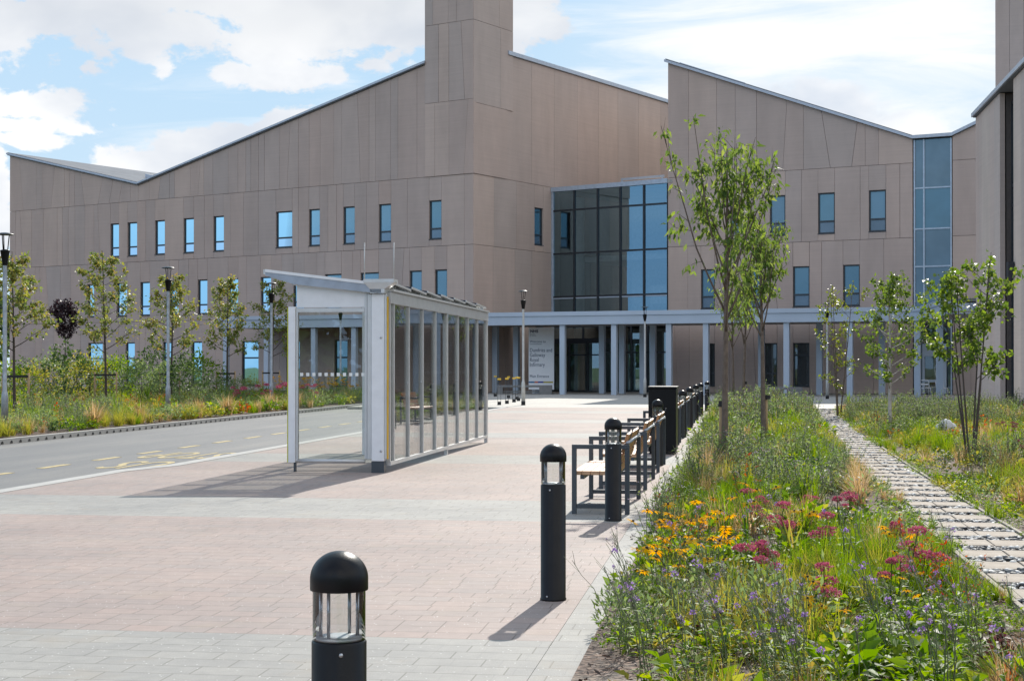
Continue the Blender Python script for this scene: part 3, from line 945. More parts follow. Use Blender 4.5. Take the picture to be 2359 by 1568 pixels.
# ---- right block: falling roofline with the glazed stair slot
O2 = np.array([9.48, 94.9]); e2 = np.array([.880, -.4747]); e2 /= np.linalg.norm(e2); n2 = np.array([-e2[1] * -1, -e2[0]])
n2 = np.array([e2[1], -e2[0]])
if n2[1] > 0: n2 = -n2
FC = Facade(O2, e2, n2)
rb = empty('hospital_block', (float(O2[0]), float(O2[1]), 0), 0, 'beige panelled hospital block with falling roofline and tall glazed stair slot', 'building')
a_s0, a_s1 = FC.a(2104), FC.a(2192); END = a_s1 + 14
zc0, zc1, zc2 = FC.z(1543, 142), FC.z(2105, 320), FC.z(2192, 318)
def topC(a):
    if a <= a_s0: return zc0 + (zc1 - zc0) * a / a_s0
    if a <= a_s1: return zc1
    return zc1 + .42 * (a - a_s1)
V1 = [(1681, 1703), (1773, 1808.5), (1884, 1922.5), (2001, 2040.5)]
V2 = [(1614, 1646), (1719, 1752), (1826, 1864), (1941.5, 1980)]
V0 = [(1621, 1630), (1633.5, 1646), (1761, 1789.5), (1826, 1863.5)]
wc = [FC.win(a_, b_, 9.25, 11.6) for a_, b_ in V1] + [FC.win(a_, b_, 5.05, 7.4) for a_, b_ in V2] + [FC.win(a_, b_, .42, 2.95) for a_, b_ in V0]
mb = MB()
panel_wall(mb, FC, 0, a_s0 - .05, [(0.02, L1), (L1, L2), (L2, L3), (L3, None)], topC, wc, seed=31, lo=.6, hi=2.0)
panel_wall(mb, FC, a_s1 + .05, END, [(0.02, L1), (L1, L2), (L2, L3), (L3, None)], topC, [], seed=32, lo=.9, hi=2.0)
# its left end wall, above the atrium roof
FCs = Facade(O2, -n2, -e2)
panel_wall(mb, FCs, 0.0, 24, [(0.02, L1), (L1, L2), (L2, L3), (L3, None)], lambda a: zc0, [], seed=33, lo=2, hi=3, slant=0)
mb.build('wall_panels', M['panel'], rb, True)
D2B = 24
b = MB()
b.extrude([FC.p(a, z, -.26) for a, z in [(.26, 0), (a_s0 - .3, 0), (a_s0 - .3, topC(a_s0 - .3) - .06), (.26, zc0 - .08)]], (*(-n2 * D2B), 0))
b.extrude([FC.p(a, z, -.26) for a, z in [(a_s1 + .26, 0), (END, 0), (END, topC(END) - .06), (a_s1 + .26, zc1 - .08)]], (*(-n2 * D2B), 0))
b.build('wall_core', M['joint'], rb, True)
b = MB()
for a0, a1 in ((-.12, a_s0), (a_s0 - .01, a_s1 + .01), (a_s1, END)):
    za, zb = topC(max(a0, 0)) + .0, topC(a1)
    b.extrude([FC.p(a0, za, .12), FC.p(a1, zb, .12), FC.p(a1, zb + .2, .12), FC.p(a0, za + .2, .12)], (*(-n2 * D2B), 0))
b.build('roof', M['roof'], rb, True)
b = MB()
for a0, a1, dd, up, w in ((-.18, a_s0, .13, .0, .15), (.3, 4.5, -1.2, .12, .14), (a_s0 - .02, a_s1 + .02, .132, .0, .18), (a_s1, END, .13, .0, .18)):
    za, zb = topC(max(a0, 0)) + up, topC(a1) + up
    b.hexa([FC.p(a0, za, dd + .07), FC.p(a1, zb, dd + .07), FC.p(a1, zb, dd), FC.p(a0, za, dd), FC.p(a0, za + w, dd + .07), FC.p(a1, zb + w, dd + .07), FC.p(a1, zb + w, dd), FC.p(a0, za + w, dd)])
b.build('roof_flashing', M['flash'], rb, True)
for w in wc:
    lowf = w[2] < 2
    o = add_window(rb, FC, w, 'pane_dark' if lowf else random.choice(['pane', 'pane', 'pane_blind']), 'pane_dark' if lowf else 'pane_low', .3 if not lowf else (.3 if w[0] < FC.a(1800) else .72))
# stair slot: pale frame and sheets of glass
b = MB()
zs = [0, 4.7, 6.0, 7.85, 9.95, 12.1, zc1 - .05]
am = FC.a(2127.5)
for a_ in (a_s0, am - .04, a_s1 - .08):
    b.hexa([FC.p(a_, 0, -.04), FC.p(a_ + .08, 0, -.04), FC.p(a_ + .08, 0, -.16), FC.p(a_, 0, -.16), FC.p(a_, zc1 - .05, -.04), FC.p(a_ + .08, zc1 - .05, -.04), FC.p(a_ + .08, zc1 - .05, -.16), FC.p(a_, zc1 - .05, -.16)])
for v in (431.5, 526, 613):
    z_ = FC.z(2150, v)
    for x0, x1 in ((a_s0 + .08, am - .04), (am + .04, a_s1 - .08)):
        b.hexa([FC.p(x0, z_ - .04, -.045), FC.p(x1, z_ - .04, -.045), FC.p(x1, z_ - .04, -.15), FC.p(x0, z_ - .04, -.15), FC.p(x0, z_ + .04, -.045), FC.p(x1, z_ + .04, -.045), FC.p(x1, z_ + .04, -.15), FC.p(x0, z_ + .04, -.15)])
sg = b.build('stair_window', M['pale_mullion'], rb, True)
b = MB(); zz = [0.05, FC.z(2150, 613), FC.z(2150, 526), FC.z(2150, 431.5), zc1 - .06]
for i in range(4):
    b.quad(FC.p(a_s0 + .03, zz[i], -.12), FC.p(a_s1 - .03, zz[i], -.12), FC.p(a_s1 - .03, zz[i + 1], -.12), FC.p(a_s0 + .03, zz[i + 1], -.12), 1 if i == 2 else 0)
q = b.build('pane', [M['stair_glass'], M['pane']], rb, True, recalc=False); q.parent = sg
# the ground-floor opening with its pale lintel right of the stair
b = MB()
ao0, ao1 = FC.a(2125), FC.a(2180)
b.quad(FC.p(ao0, .05, .03), FC.p(ao1, .05, .03), FC.p(ao1, 4.1, .03), FC.p(ao0, 4.1, .03))
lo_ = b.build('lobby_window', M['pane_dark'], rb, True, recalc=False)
b = MB()
zl0, zl1 = 2.15, 2.85
for x0, x1, y0, y1 in ((ao0, ao1, zl0, zl1), (ao0, ao0 + .12, .05, zl0), (ao1 - .25, ao1, .05, zl0), (ao0 + .12, ao1 - .25, .7, .85)):
    b.hexa([FC.p(x0, y0, .12), FC.p(x1, y0, .12), FC.p(x1, y0, .035), FC.p(x0, y0, .035), FC.p(x0, y1, .12), FC.p(x1, y1, .12), FC.p(x1, y1, .035), FC.p(x0, y1, .035)])
b.build('lintel_panel', M['canopy'], rb, True).parent = lo_

# ---- atrium between the two blocks
O3 = CA + eB * FB.a(1270) + nB * .02
FD = Facade(O3, np.array([9.48, 94.95]) - O3, (0, -1)); FD.n = np.array([FD.e[1], -FD.e[0]])
if FD.n[1] > 0: FD.n = -FD.n
WD = float(np.linalg.norm(np.array([9.48, 94.95]) - O3))
atr = empty('glass_atrium', (float(O3[0]), float(O3[1]), 0), 0, 'blue reflecting glass entrance hall wedged between two beige panelled blocks', 'building')
ZA = 12.72
us = [1270, 1322.5, 1376.5, 1428.5, 1483, 1536]
cols = [FD.a(u) for u in us]; cols[0] = 0.0; cols[-1] = WD
rows = [4.66, FD.z(1322, 683), FD.z(1322, 583), FD.z(1322, 483), ZA]
def slab(mb, F, x0, x1, y0, y1, d0, d1, mi=0):
    mb.hexa([F.p(x0, y0, d1), F.p(x1, y0, d1), F.p(x1, y0, d0), F.p(x0, y0, d0), F.p(x0, y1, d1), F.p(x1, y1, d1), F.p(x1, y1, d0), F.p(x0, y1, d0)], mi)
b = MB(); pm = MB()
for i, a_ in enumerate(cols):
    (pm if i in (0, 5) else b).__class__
    tgt = pm if i == 0 else b
    w_ = .14 if i == 0 else .055
    slab(tgt, FD, a_ - (0 if i == 0 else w_), a_ + w_ - (w_ if i == 5 else 0), 4.0, ZA, -.1, .05)
for j, z_ in enumerate(rows[1:4]):
    for i in range(5):
        slab(b, FD, cols[i] + (.14 if i == 0 else .055), cols[i + 1] - .055, z_ - .055, z_ + .055, -.1, .04)
b.build('mullions', M['mullion'], atr, True)
slab(pm, FD, 0, WD, ZA, ZA + .28, -.2, .12)
for i in range(5): slab(pm, FD, cols[i] + .14, cols[i + 1] - .06, rows[1] - .13, rows[1] - .06, -.08, .05)
pm.build('pale_trim', M['pale_mullion'], atr, True)
for i in range(5):
    for j in range(4):
        z0, z1 = (4.0 if j == 0 else rows[j]), rows[j + 1]
        b = MB(); dj = random.uniform(-.004, .004)
        b.quad(FD.p(cols[i], z0, -.03 + dj), FD.p(cols[i + 1], z0, -.03 - dj), FD.p(cols[i + 1], z1, -.03 - dj), FD.p(cols[i], z1, -.03 + dj))
        b.build('pane', M['curtain'], atr, True, recalc=False)
b = MB()
slab(b, FD, .2, WD + 6, 0, ZA, -9.3, -9)
for z_ in (4.3, 8.4): slab(b, FD, .2, WD, z_, z_ + .35, -9, -3.2)
slab(b, FD, 2.6, 3.4, 0.4, 12, -6, -5.6); slab(b, FD, 4.8, WD, 5.6, 6.8, -4.4, -4.2)
b.build('interior', M['inside'], atr, True)
b = MB()
q = FD.p(1.25, 0, -1.3); b.lathe([(.33, 0), (.33, 12.4)], 20, q)
b.build('round_column', M['inside_pale'], atr, True)
b = MB()
q0, q1, q2, q3 = FD.p(-.05, 0, .05), FD.p(WD + .3, 0, .05), FD.p(WD + 9, 0, -16), FD.p(.3, 0, -16)
b.prism([q0[:2], q1[:2], q2[:2], q3[:2]], ZA + .02, ZA + .2)
b.build('roof', M['slabs'], atr, True)
b = MB()
x_ = FD.a(1372); slab(b, FD, x_, x_ + 3.2, ZA + .8, ZA + .95, -3.1, -3.0); slab(b, FD, x_, x_ + .12, ZA + .2, ZA + .8, -3.1, -3.0); slab(b, FD, x_ + 3.0, x_ + 3.12, ZA + .2, ZA + .8, -3.1, -3.0)
b.build('roof_rail', M['flash'], atr, True)
# entrance screen under the canopy
es = MB(); gp = MB()
ex = [0.05, 1.0, 2.35, 3.55, 4.75, 5.9, 7.1, WD - .05]
for a_ in ex: slab(es, FD, a_ - .05, a_ + .05, .02, 4.2, -.12, 0)
for i in range(len(ex) - 1):
    for z_ in (.06, 2.45, 4.1): slab(es, FD, ex[i] + .05, ex[i + 1] - .05, z_ - .05, z_ + .05, -.1, -.01)
e_o = es.build('entrance_screen', M['mullion'], atr, True)
for i in range(len(ex) - 1):
    gp.quad(FD.p(ex[i], .05, -.06), FD.p(ex[i + 1], .05, -.06), FD.p(ex[i + 1], 4.1, -.06), FD.p(ex[i], 4.1, -.06))
gp.build('door_glazing', M['door_glass'], atr, True, recalc=False).parent = e_o
# projecting draught lobby with its sliding doors
lb = MB(); lg = MB()
la0, la1, ld = 1.75, 5.4, 2.4
for a_ in (la0, la0 + 1.15, la1 - 1.15, la1): slab(lb, FD, a_ - .06, a_ + .06, .02, 3.0, ld - .12, ld)
slab(lb, FD, la0 - .1, la1 + .1, 3.0, 3.3, 0, ld + .05)
slab(lb, FD, la0, la1, .02, .1, ld - .1, ld - .01)
for x0, x1 in ((la0 + .06, la0 + 1.09), (la0 + 1.21, la1 - 1.21), (la1 - 1.09, la1 - .06)): slab(lb, FD, x0, x1, 2.25, 2.33, ld - .1, ld - .02)
lo2 = lb.build('draught_lobby', M['mullion'], atr, True)
lg.quad(FD.p(la0, .1, ld - .06), FD.p(la1, .1, ld - .06), FD.p(la1, 3.0, ld - .06), FD.p(la0, 3.0, ld - .06))
lg.quad(FD.p(la0, .1, 0), FD.p(la0, .1, ld - .12), FD.p(la0, 3, ld - .12), FD.p(la0, 3, 0))
lg.quad(FD.p(la1, .1, 0), FD.p(la1, .1, ld - .12), FD.p(la1, 3, ld - .12), FD.p(la1, 3, 0))
lg.build('glazing', M['door_glass'], atr, True, recalc=False).parent = lo2

# ---- near right wing
X0W = 10.77
def wing_pt(y): return np.array([X0W + .143 * y, y])
OW = wing_pt(70.0)
FW = Facade(OW, -D1, -D2)                                   # long face, running back towards the camera
FE = Facade(OW, D2, D1)
wg = empty('hospital_wing', (float(OW[0]), float(OW[1]), 0), 0, 'pale beige panelled wing at the right edge with a full-height dark glass slot', 'building')
ZW = 12.72
s0_, s1_ = sorted((FW.a(2304), FW.a(2334)))
mb = MB()
WB = [(0.02, 12.7)]
panel_wall(mb, FW, 0, s0_ - .05, WB, None, [], seed=41, lo=.5, hi=1.6, slant=.1)
panel_wall(mb, FW, s1_ + .05, 34, WB, None, [], seed=42, lo=.5, hi=2.2, slant=.1)
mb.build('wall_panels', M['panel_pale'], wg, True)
b = MB()
def wbox(a0, a1, z0, z1, d0=-.26, dep=14):
    b.extrude([FW.p(a0, z0, d0), FW.p(a1, z0, d0), FW.p(a1, z1, d0), FW.p(a0, z1, d0)], (*(D2 * dep), 0))
wbox(.05, s0_ - .02, 0, ZW - .05); wbox(s0_ - .02, s1_ + .02, 0, ZW - .05, -.75); wbox(s1_ + .02, 34, 0, ZW - .05)
b.build('wall_core', M['joint'], wg, True)
b = MB()
b.extrude([FW.p(-.1, ZW, .1), FW.p(34, ZW, .1), FW.p(34, ZW + .18, .1), FW.p(-.1, ZW + .18, .1)], (*(D2 * 14), 0))
b.build('roof', M['roof'], wg, True)
b = MB(); slab(b, FW, -.14, 34, ZW + .03, ZW + .2, .11, .18); b.build('roof_flashing', M['flash'], wg, True)
b = MB()
for a_ in (s0_ + .02, (s0_ + s1_) / 2 + .5, s1_ - .1): slab(b, FW, a_, a_ + .08, .1, ZW - .4, -.6, -.42)
for z_ in (.1, 3.4, 4.6, 8.1, 8.9, ZW - .45): slab(b, FW, s0_ + .1, s1_ - .1, z_ - .06, z_ + .06, -.62, -.45)
sw = b.build('glass_slot', M['frame'], wg, True)
b = MB(); b.quad(FW.p(s0_, .1, -.55), FW.p(s1_, .1, -.55), FW.p(s1_, ZW - .4, -.55), FW.p(s0_, ZW - .4, -.55))
b.build('pane', M['pane_dark'], wg, True, recalc=False).parent = sw
b = MB(); q = FW.p(s1_ + .25, 5.3, 0); b.box(-.12, .12, -.12, .12, -.3, .3); b.box(-.05, .3, -.05, .05, -.05, .05)
wl = b.build('wall_lamp', M['frame'], wg, loc=(q[0] - OW[0] - .16, q[1] - OW[1], q[2]))

# ---- tower far right, behind the wing
tp = at(2293, 104); ft = Facade((tp[0], 104), (.93, -.36), (-.36, -.93))
tt = empty('boiler_tower', (tp[0], 104, 0), 0, 'tall beige tower rising behind the wing in the upper right corner', 'tower')
mb = MB()
panel_wall(mb, ft, 0, 8, [(0.02, 10), (10, 20.0), (20.0, 31)], None, [], seed=52, lo=.9, hi=1.2, slant=0)
mb.build('wall_panels', M['panel'], tt, True)
b = MB(); b.extrude([ft.p(.2, 0, -.2), ft.p(8, 0, -.2), ft.p(8, 31, -.2), ft.p(.2, 31, -.2)], (.36 * 6, .93 * 6, 0)); b.build('wall_core', M['joint'], tt, True)

# ---- colonnade and canopy
c0 = np.array([-18.1, 96.6]); c1 = np.array([21.04, 80.5]); ec = (c1 - c0) / np.linalg.norm(c1 - c0); nc = np.array([ec[1], -ec[0]])
FK = Facade(c0, ec, nc if nc[1] < 0 else -nc); LK = float(np.linalg.norm(c1 - c0))
F2 = Facade(c1, -D1, -D2); LK2 = 10.45
cp = empty('entrance_canopy', (float(c0[0]), float(c0[1]), 0), 0, 'long pale blue-grey entrance canopy carried on slim square columns', 'canopy')
ZC0, ZC1, ZC2 = 3.93, 4.42, 4.66
b = MB()
slab(b, FK, -.0, LK, ZC0, ZC1, -.12, 0); slab(b, FK, -.06, LK + .06, ZC1 + .004, ZC2, -.2, .07)
slab(b, F2, 0, LK2, ZC0, ZC1, -.12, -.003); slab(b, F2, -.06, LK2, ZC1 + .004, ZC2, -.2, .067)
slab(b, F2, LK2 - .1, LK2, ZC0 + .002, ZC1 - .002, -5, -.125)
b.build('fascia', M['canopy'], cp, True)
b = MB()
slab(b, FK, 0, LK, ZC0 + .05, ZC0 + .12, -6.2, -.12)
bp = [F2.p(0, 0, -.12), F2.p(LK2, 0, -.12), F2.p(LK2, 0, -5), F2.p(0, 0, -5)]
b.prism([(x, y) for x, y, z in bp], ZC0 + .055, ZC0 + .125)
b.build('soffit', M['soffit'], cp, True)
b = MB(); slab(b, FK, 0, LK, ZC1 + .05, ZC1 + .2, -6.2, -.2); b.prism([(x, y) for x, y, z in bp], ZC1 + .055, ZC1 + .205); b.build('deck', M['roof'], cp, True)
jt = MB()
for a_ in np.arange(3.4, LK, 3.45): slab(jt, FK, a_, a_ + .02, ZC0 + .02, ZC1 - .02, -.01, .003)
jt.build('fascia_joints', M['pale_mullion'], cp, True)
def column(F, a_, d_, w=.3):
    b = MB(); slab(b, F, a_ - w / 2, a_ + w / 2, 0, ZC0 + .06, d_ - w, d_); b.build('column', M['canopy'], cp, True)
for u in (515, 609, 718, 811, 1292, 1411, 1537.5, 1623, 1809, 1955, 2111): column(FK, FK.a(u), -.15)
for u in (1139, 1187, 1385, 1431, 1478.5, 1502, 1886, 2030, 1752, 1240): 
    F_ = Facade(c0 + (-FK.n) * 4.2, ec, FK.n); column(F_, F_.a(u), 0, .32)
column(F2, 5.2, -.15)
# ------------------------------------------------------------------ bollard lights
def make_bollard():
    r = empty('bollard_light', (0, 0, 0), 0, 'x', 'bollard', 'bollard lights along the planting bed')
    R = .084
    MB().lathe([(R + .004, 0), (R + .004, .012), (R, .016), (R, .762), (R - .003, .768), (R - .012, .770)], 40).build('body', M['black'], r)
    MB().lathe([(R - .013, .7705), (R - .013, .778), (R - .05, .782)], 32).build('lamp_disc', M['diffuser'], r)
    MB().lathe([(R - .003, .771), (R - .003, .925)], 40, cap=False).build('lens', M['lens'], r)
    for k in range(4):
        a = (20, 70, 200, 250)[k] * math.pi / 180
        MB().lathe([(.0055, .772), (.0055, .93)], 10, (.056 * math.cos(a), .056 * math.sin(a), 0)).build('rod', M['rod'], r)
    H = R + .005
    prof = [(H - .012, .921), (H - .001, .9205), (H, .9225), (H, .955)] + [(H * math.cos(a), .955 + .084 * math.sin(a)) for a in np.linspace(.08, math.pi / 2 - .03, 14)] 
    MB().lathe(prof, 40).build('cap', M['black'], r)
    for z, a in ((.735, -1.25), (.03, -1.5)):
        m = MB(); c = Vector((math.cos(a), math.sin(a), 0))
        m.tube([c * (R - .002) + Vector((0, 0, z)), c * (R + .003) + Vector((0, 0, z))], .0065, 10); m.build('screw', M['screw'], r)
    return r


bl = [(4.66, -1.2, 'nearest black bollard light, cut off by the bottom of the picture'),
      (10.37, -1.205, 'black bollard light standing alone on paving, left of the first bench'),
      (15.79, -1.225, 'black bollard light in front of the near end of the first bench'),
      (24.75, -1.22, 'black bollard light just in front of the black litter bin cabinet'),
      (34.7, -1.16, 'black bollard light directly behind the black litter bin cabinet'),
      (40.0, -1.16, 'black bollard light, second beyond the litter bin cabinet'),
      (46.0, -1.15, 'black bollard light, third from the far end of the bollard row'),
      (50.2, -1.1, 'black bollard light, second from the far end of the bollard row'),
      (55.7, -1.0, 'black bollard light at the far end of the bollard row')]
b0 = make_bollard()
for i, (s, t, lab) in enumerate(bl):
    if i == 0:
        b0.location = ST(s, t, -.05); b0['label'] = lab; b0.rotation_euler = (0, 0, ROT)
    else: dup(b0, ST(s, t), ROT + random.uniform(-.6, .6), lab)

M['oak'] = P_mat('oiled_hardwood', (.42, .20, .085), .45, var=.25, scale=5, bump=.2, bscale=40)
M['oak_pale'] = P_mat('pale_hardwood', (.55, .33, .19), .5, var=.2, scale=5, bump=.2, bscale=40)  # seat boards, a paler tone than the backrest


def make_bench():
    r = empty('bench', (0, 0, 0), 0, 'x', 'bench', 'timber benches in a row along the bed')
    L = 2.0; w = .05
    for y in (.025, L - .025):
        m = MB()
        m.box(-.305, -.255, y - w / 2, y + w / 2, 0, .685); m.box(.255, .305, y - w / 2, y + w / 2, 0, .685)
        m.box(-.305, .305, y - w / 2, y + w / 2, .686, .733)
        m.box(-.254, .254, y - w / 2 + .003, y + w / 2 - .003, .06, .105)
        m.build('end_frame', M['iron'], r, bevel=.004)
    m = MB(); m.tube([(.285, 0.03, .752), (.285, L - .03, .752)], .019, 12); m.build('rear_rail', M['galv'], r)
    m = MB(); m.bar((-.2, .05, .385), (-.2, L - .05, .385), .04, .04); m.bar((.12, .05, .385), (.12, L - .05, .385), .04, .04); m.build('seat_bearer', M['iron'], r)
    m = MB(); n = 5; x0, x1 = -.3, .17; pw = (x1 - x0) / n
    for k in range(n):
        a = x0 + k * pw + .004; z = .408 + .0 * k
        m.box(a, a + pw - .008, .055, L - .055, z, z + .042)
        if k < n - 1:
            for j in range(24):
                y = .07 + j * .078
                m.box(a + pw - .009, a + pw + .001, y, y + .05, z + .002, z + .038)
    m.build('seat', M['oak_pale'], r, bevel=.003)
    m = MB()
    for k in range(4):
        f = k / 4.0
        cx, cz = .175 + .13 * f, .475 + .43 * f
        d = Vector((.29, 0, .957)).normalized(); nrm = Vector((.957, 0, -.29)).normalized()
        c = Vector((cx, 0, cz)); hw = .047
        P = [c - d * hw - nrm * .016, c - d * hw + nrm * .016, c + d * hw + nrm * .016, c + d * hw - nrm * .016]
        m.extrude([(p.x, .055, p.z) for p in P], (0, L - .11, 0))
    m.build('backrest', M['oak'], r, bevel=.003)
    for y in (.35, L - .35):
        m = MB(); m.bar((.155, y, .39), (.325, y, .9), .03, .012); m.build('back_bracket', M['iron'], r)
    return r


bn = [(16.45, 'nearest timber bench with dark frame, bollard light at its near end'),
      (19.75, 'second timber bench from the front, between two other benches'),
      (23.05, 'third timber bench from the front, just before the litter bin cabinet'),
      (29.3, 'first timber bench beyond the black litter bin cabinet'),
      (32.2, 'second timber bench beyond the black litter bin cabinet'),
      (36.4, 'third timber bench beyond the black litter bin cabinet'),
      (41.6, 'farthest timber bench, near the far bollard lights')]
q0 = make_bench()
for i, (s, lab) in enumerate(bn):
    if i == 0: q0.location = ST(s, -1.41); q0.rotation_euler = (0, 0, ROT); q0['label'] = lab
    else: dup(q0, ST(s, -1.41), ROT, lab)

r = empty('litter_bin_cabinet', ST(27.85, -1.29), ROT, 'tall black metal litter bin cabinet standing between the benches', 'litter bin')
m = MB(); m.box(-.245, .245, 0, .9, .05, 1.16); m.build('cabinet', M['black'], r, bevel=.008)
m = MB(); m.box(-.262, .262, -.015, .915, 1.161, 1.205); m.build('lid', M['black'], r, bevel=.012)
m = MB(); m.box(-.225, .225, .02, .88, 0, .049); m.build('plinth', M['black'], r)
m = MB(); m.box(-.25, -.2455, .08, .42, .85, 1.05); m.box(-.25, -.2455, .48, .82, .85, 1.05); m.build('slot', M['rubber'], r)
m = MB(); m.box(-.251, -.2455, .40, .43, .4, .5); m.build('latch', M['screw'], r)

# ------------------------------------------------------------------ bus shelter
sh = empty('bus_shelter', ST(22.45, -5.1), ROT, 'silver glazed bus shelter with sloping roof on the block paving', 'bus shelter')
SL = 9.3
m = MB()
m.box(-.255, -.19, -.02, .10, .2, 2.62); m.box(.0, .035, -.02, .10, .2, 2.62); m.box(-.30, -.262, 0, .08, .2, 2.6)
m.build('corner_profile', M['alu'], sh, bevel=.004)
m = MB(); m.box(-.188, -.002, -.035, .10, .17, 2.62); cpn = m.build('corner_panel', M['white_alu'], sh, bevel=.006)
m = MB(); m.box(-.19, 0, -.03, .10, 0, .168); m.build('foot', M['iron'], sh)
m = MB()
for z in (.32, 1.98): m.tube([(-.045, -.034, z), (-.045, -.042, z)], .018, 12)
m.build('bolt', M['screw'], cpn)
m = MB(); m.box(.037, .052, -.01, .05, .2, 2.58); m.build('edge_strip', M['yellow_strip'], sh)
m = MB(); m.box(-1.45, -1.345, -.03, .09, .14, 2.44); m.build('front_post', M['white_alu'], sh, bevel=.005)
m = MB(); m.box(-1.467, -1.452, -.02, .07, .14, 2.42); m.build('edge_strip', M['lime_strip'], sh)
m = MB(); m.box(-1.375, -1.345, .0, .06, 0, .138); m.build('foot', M['iron'], sh)
m = MB(); m.box(-1.342, -1.31, .0, .06, .16, 2.42); m.box(-1.31, -.302, 0, .06, 2.36, 2.42); m.tube([(-1.34, .03, .165), (-.3, .03, .165)], .028, 10)
m.build('end_frame', M['alu'], sh)
m = MB(); m.box(-1.308, -.303, .025, .035, .19, 2.36); ep = m.build('end_pane', M['shelter_glass'], sh)
for k in range(11):
    x = -1.26 + k * .093; m = MB(); m.box(x - .024, x + .024, .0235, .0245, 1.415, 1.465); m.build('marker_square', M['decal'], ep)
m = MB(); m.extrude([(-1.33, .01, 2.43), (-.265, .01, 2.43), (-.265, .01, 2.63), (-1.33, .01, 2.80)], (0, .05, 0)); m.build('gable_panel', M['white_alu'], sh)


def roof_z(x): return 2.735 + (-x - .05) * .125
m = MB(); x0, x1 = -1.76, -.03
m.extrude([(x0, -.03, roof_z(x0) + .012), (x1, -.03, roof_z(x1) + .012), (x1, -.03, roof_z(x1) + .024), (x0, -.03, roof_z(x0) + .024)], (0, SL + .04, 0)); rg = m.build('roof', M['roof_glass'], sh)
for k in range(11):
    y = -.06 + k * (SL + .06) / 10 - (.05 if k == 10 else 0)
    m = MB(); m.extrude([(x0, y, roof_z(x0) - .035), (x1, y, roof_z(x1) - .05), (x1, y, roof_z(x1) + .045), (x0, y, roof_z(x0) + .04)], (0, .05, 0)); m.build('roof_bar', M['alu'], sh)
for xa in (-1.40, -.30):
    m = MB(); m.box(xa, xa + .09, 0, SL, roof_z(xa) - .14, roof_z(xa) - .052); m.build('roof_beam', M['alu'], sh)
m = MB()
m.extrude([(x0 - .02, -.1, roof_z(x0) - .05), (-1.33, -.1, roof_z(-1.33) - .13), (x1, -.1, roof_z(x1) - .11), (x1, -.1, roof_z(x1) + .0), (x0 - .02, -.1, roof_z(x0) + .0)], (0, .036, 0))
m.build('roof_edge_trim', M['roof_trim'], sh)
m = MB(); m.hexa([(x0 - .02, -.11, roof_z(x0) + .002), (x1, -.11, roof_z(x1) + .002), (x1, -.064, roof_z(x1) + .002), (x0 - .02, -.064, roof_z(x0) + .002), (x0 - .02, -.11, roof_z(x0) + .045), (x1, -.11, roof_z(x1) + .045), (x1, -.064, roof_z(x1) + .045), (x0 - .02, -.064, roof_z(x0) + .045)])
m.build('roof_edge_cap', M['white_alu'], sh)
m = MB(); m.box(x0 - .05, x0 - .021, -.1, SL + .05, roof_z(x0) - .03, roof_z(x0) + .04); m.build('front_gutter', M['alu'], sh)
m = MB()
m.hexa([(-.20, -.1, 2.63), (.02, -.1, 2.63), (.02, .12, 2.63), (-.20, .12, 2.63), (-.20, -.1, 2.69), (.02, -.1, 2.69), (.02, .12, 2.69), (-.20, .12, 2.69)])
m.hexa([(-.20, -.1, 2.691), (.02, -.1, 2.691), (.02, .12, 2.691), (-.20, .12, 2.691), (-.29, -.12, 2.785), (.165, -.12, 2.785), (.165, .16, 2.785), (-.29, .16, 2.785)])
m.box(-.29, .165, -.12, .16, 2.786, 2.835)
gt = m.build('tray', M['alu'], sh)
for x in (-.283, .158):
    m = MB(); m.tube([(x, -.08, 2.836), (x, -.08, 3.37)], .0085, 8); m.build('antenna', M['pale_post'], sh)
m = MB(); m.box(.0, .07, .13, SL, 2.49, 2.655); m.build('rear_fascia', M['alu'], sh)
m = MB(); m.box(-.05, .09, .14, SL, 2.66, 2.70); m.box(.092, .102, .14, SL, 2.668, 2.69); m.build('rear_gutter', M['alu'], sh)
m = MB(); m.box(.01, .065, .13, SL, .10, .155); m.build('bottom_rail', M['alu'], sh)
NP = 8; py0 = .42; pstep = (SL - py0 - .12) / NP
for k in range(NP + 1):
    y = py0 + k * pstep
    ww = .045 if k not in (4,) else .09
    m = MB(); m.box(0, .062, y - ww, y, .156, 2.489)
    if k == 4: m.box(0.002, .06, y - ww, y - .01, 0, .155)
    mu = m.build('mullion', M['alu'], sh)
m = MB(); m.box(0.0, .06, .12, .17, .156, 2.489); m.build('mullion', M['alu'], sh)
m = MB(); m.box(0.0, .06, SL - .12, SL, 0, 2.489); m.build('rear_post', M['alu'], sh)
for k in range(-1, NP):
    ya = py0 + k * pstep if k >= 0 else .171
    yb = py0 + (k + 1) * pstep - (.045 if k + 1 != 4 else .09)
    m = MB(); m.box(.024, .034, ya + .001, yb - .001, .157, 2.488); pn = m.build('pane', M['shelter_glass'], sh)
    if k >= 0:
        m = MB(); m.box(-.02, .055, yb - .10, yb - .04, .1, .16); m.build('clamp', M['iron'], pn)
        m = MB(); m.tube([(.034, yb - .06, 1.3), (.05, yb - .06, 1.3)], .014, 8); m.build('fixing', M['screw'], pn)
for k in range(7):
    y = .35 + k * 1.24
    m = MB(); m.hexa([(-.42, y, 2.845), (.07, y, 2.775), (.07, y + 1.16, 2.735), (-.42, y + 1.16, 2.805), (-.42, y, 2.87), (.07, y, 2.80), (.07, y + 1.16, 2.76), (-.42, y + 1.16, 2.83)])
    m.build('solar_panel', M['solar'], sh)
    m = MB(); m.hexa([(.071, y, 2.772), (.083, y, 2.772), (.083, y + 1.16, 2.732), (.071, y + 1.16, 2.732), (.071, y, 2.803), (.083, y, 2.803), (.083, y + 1.16, 2.763), (.071, y + 1.16, 2.763)])
    m.build('solar_panel_edge', M['alu'], sh)
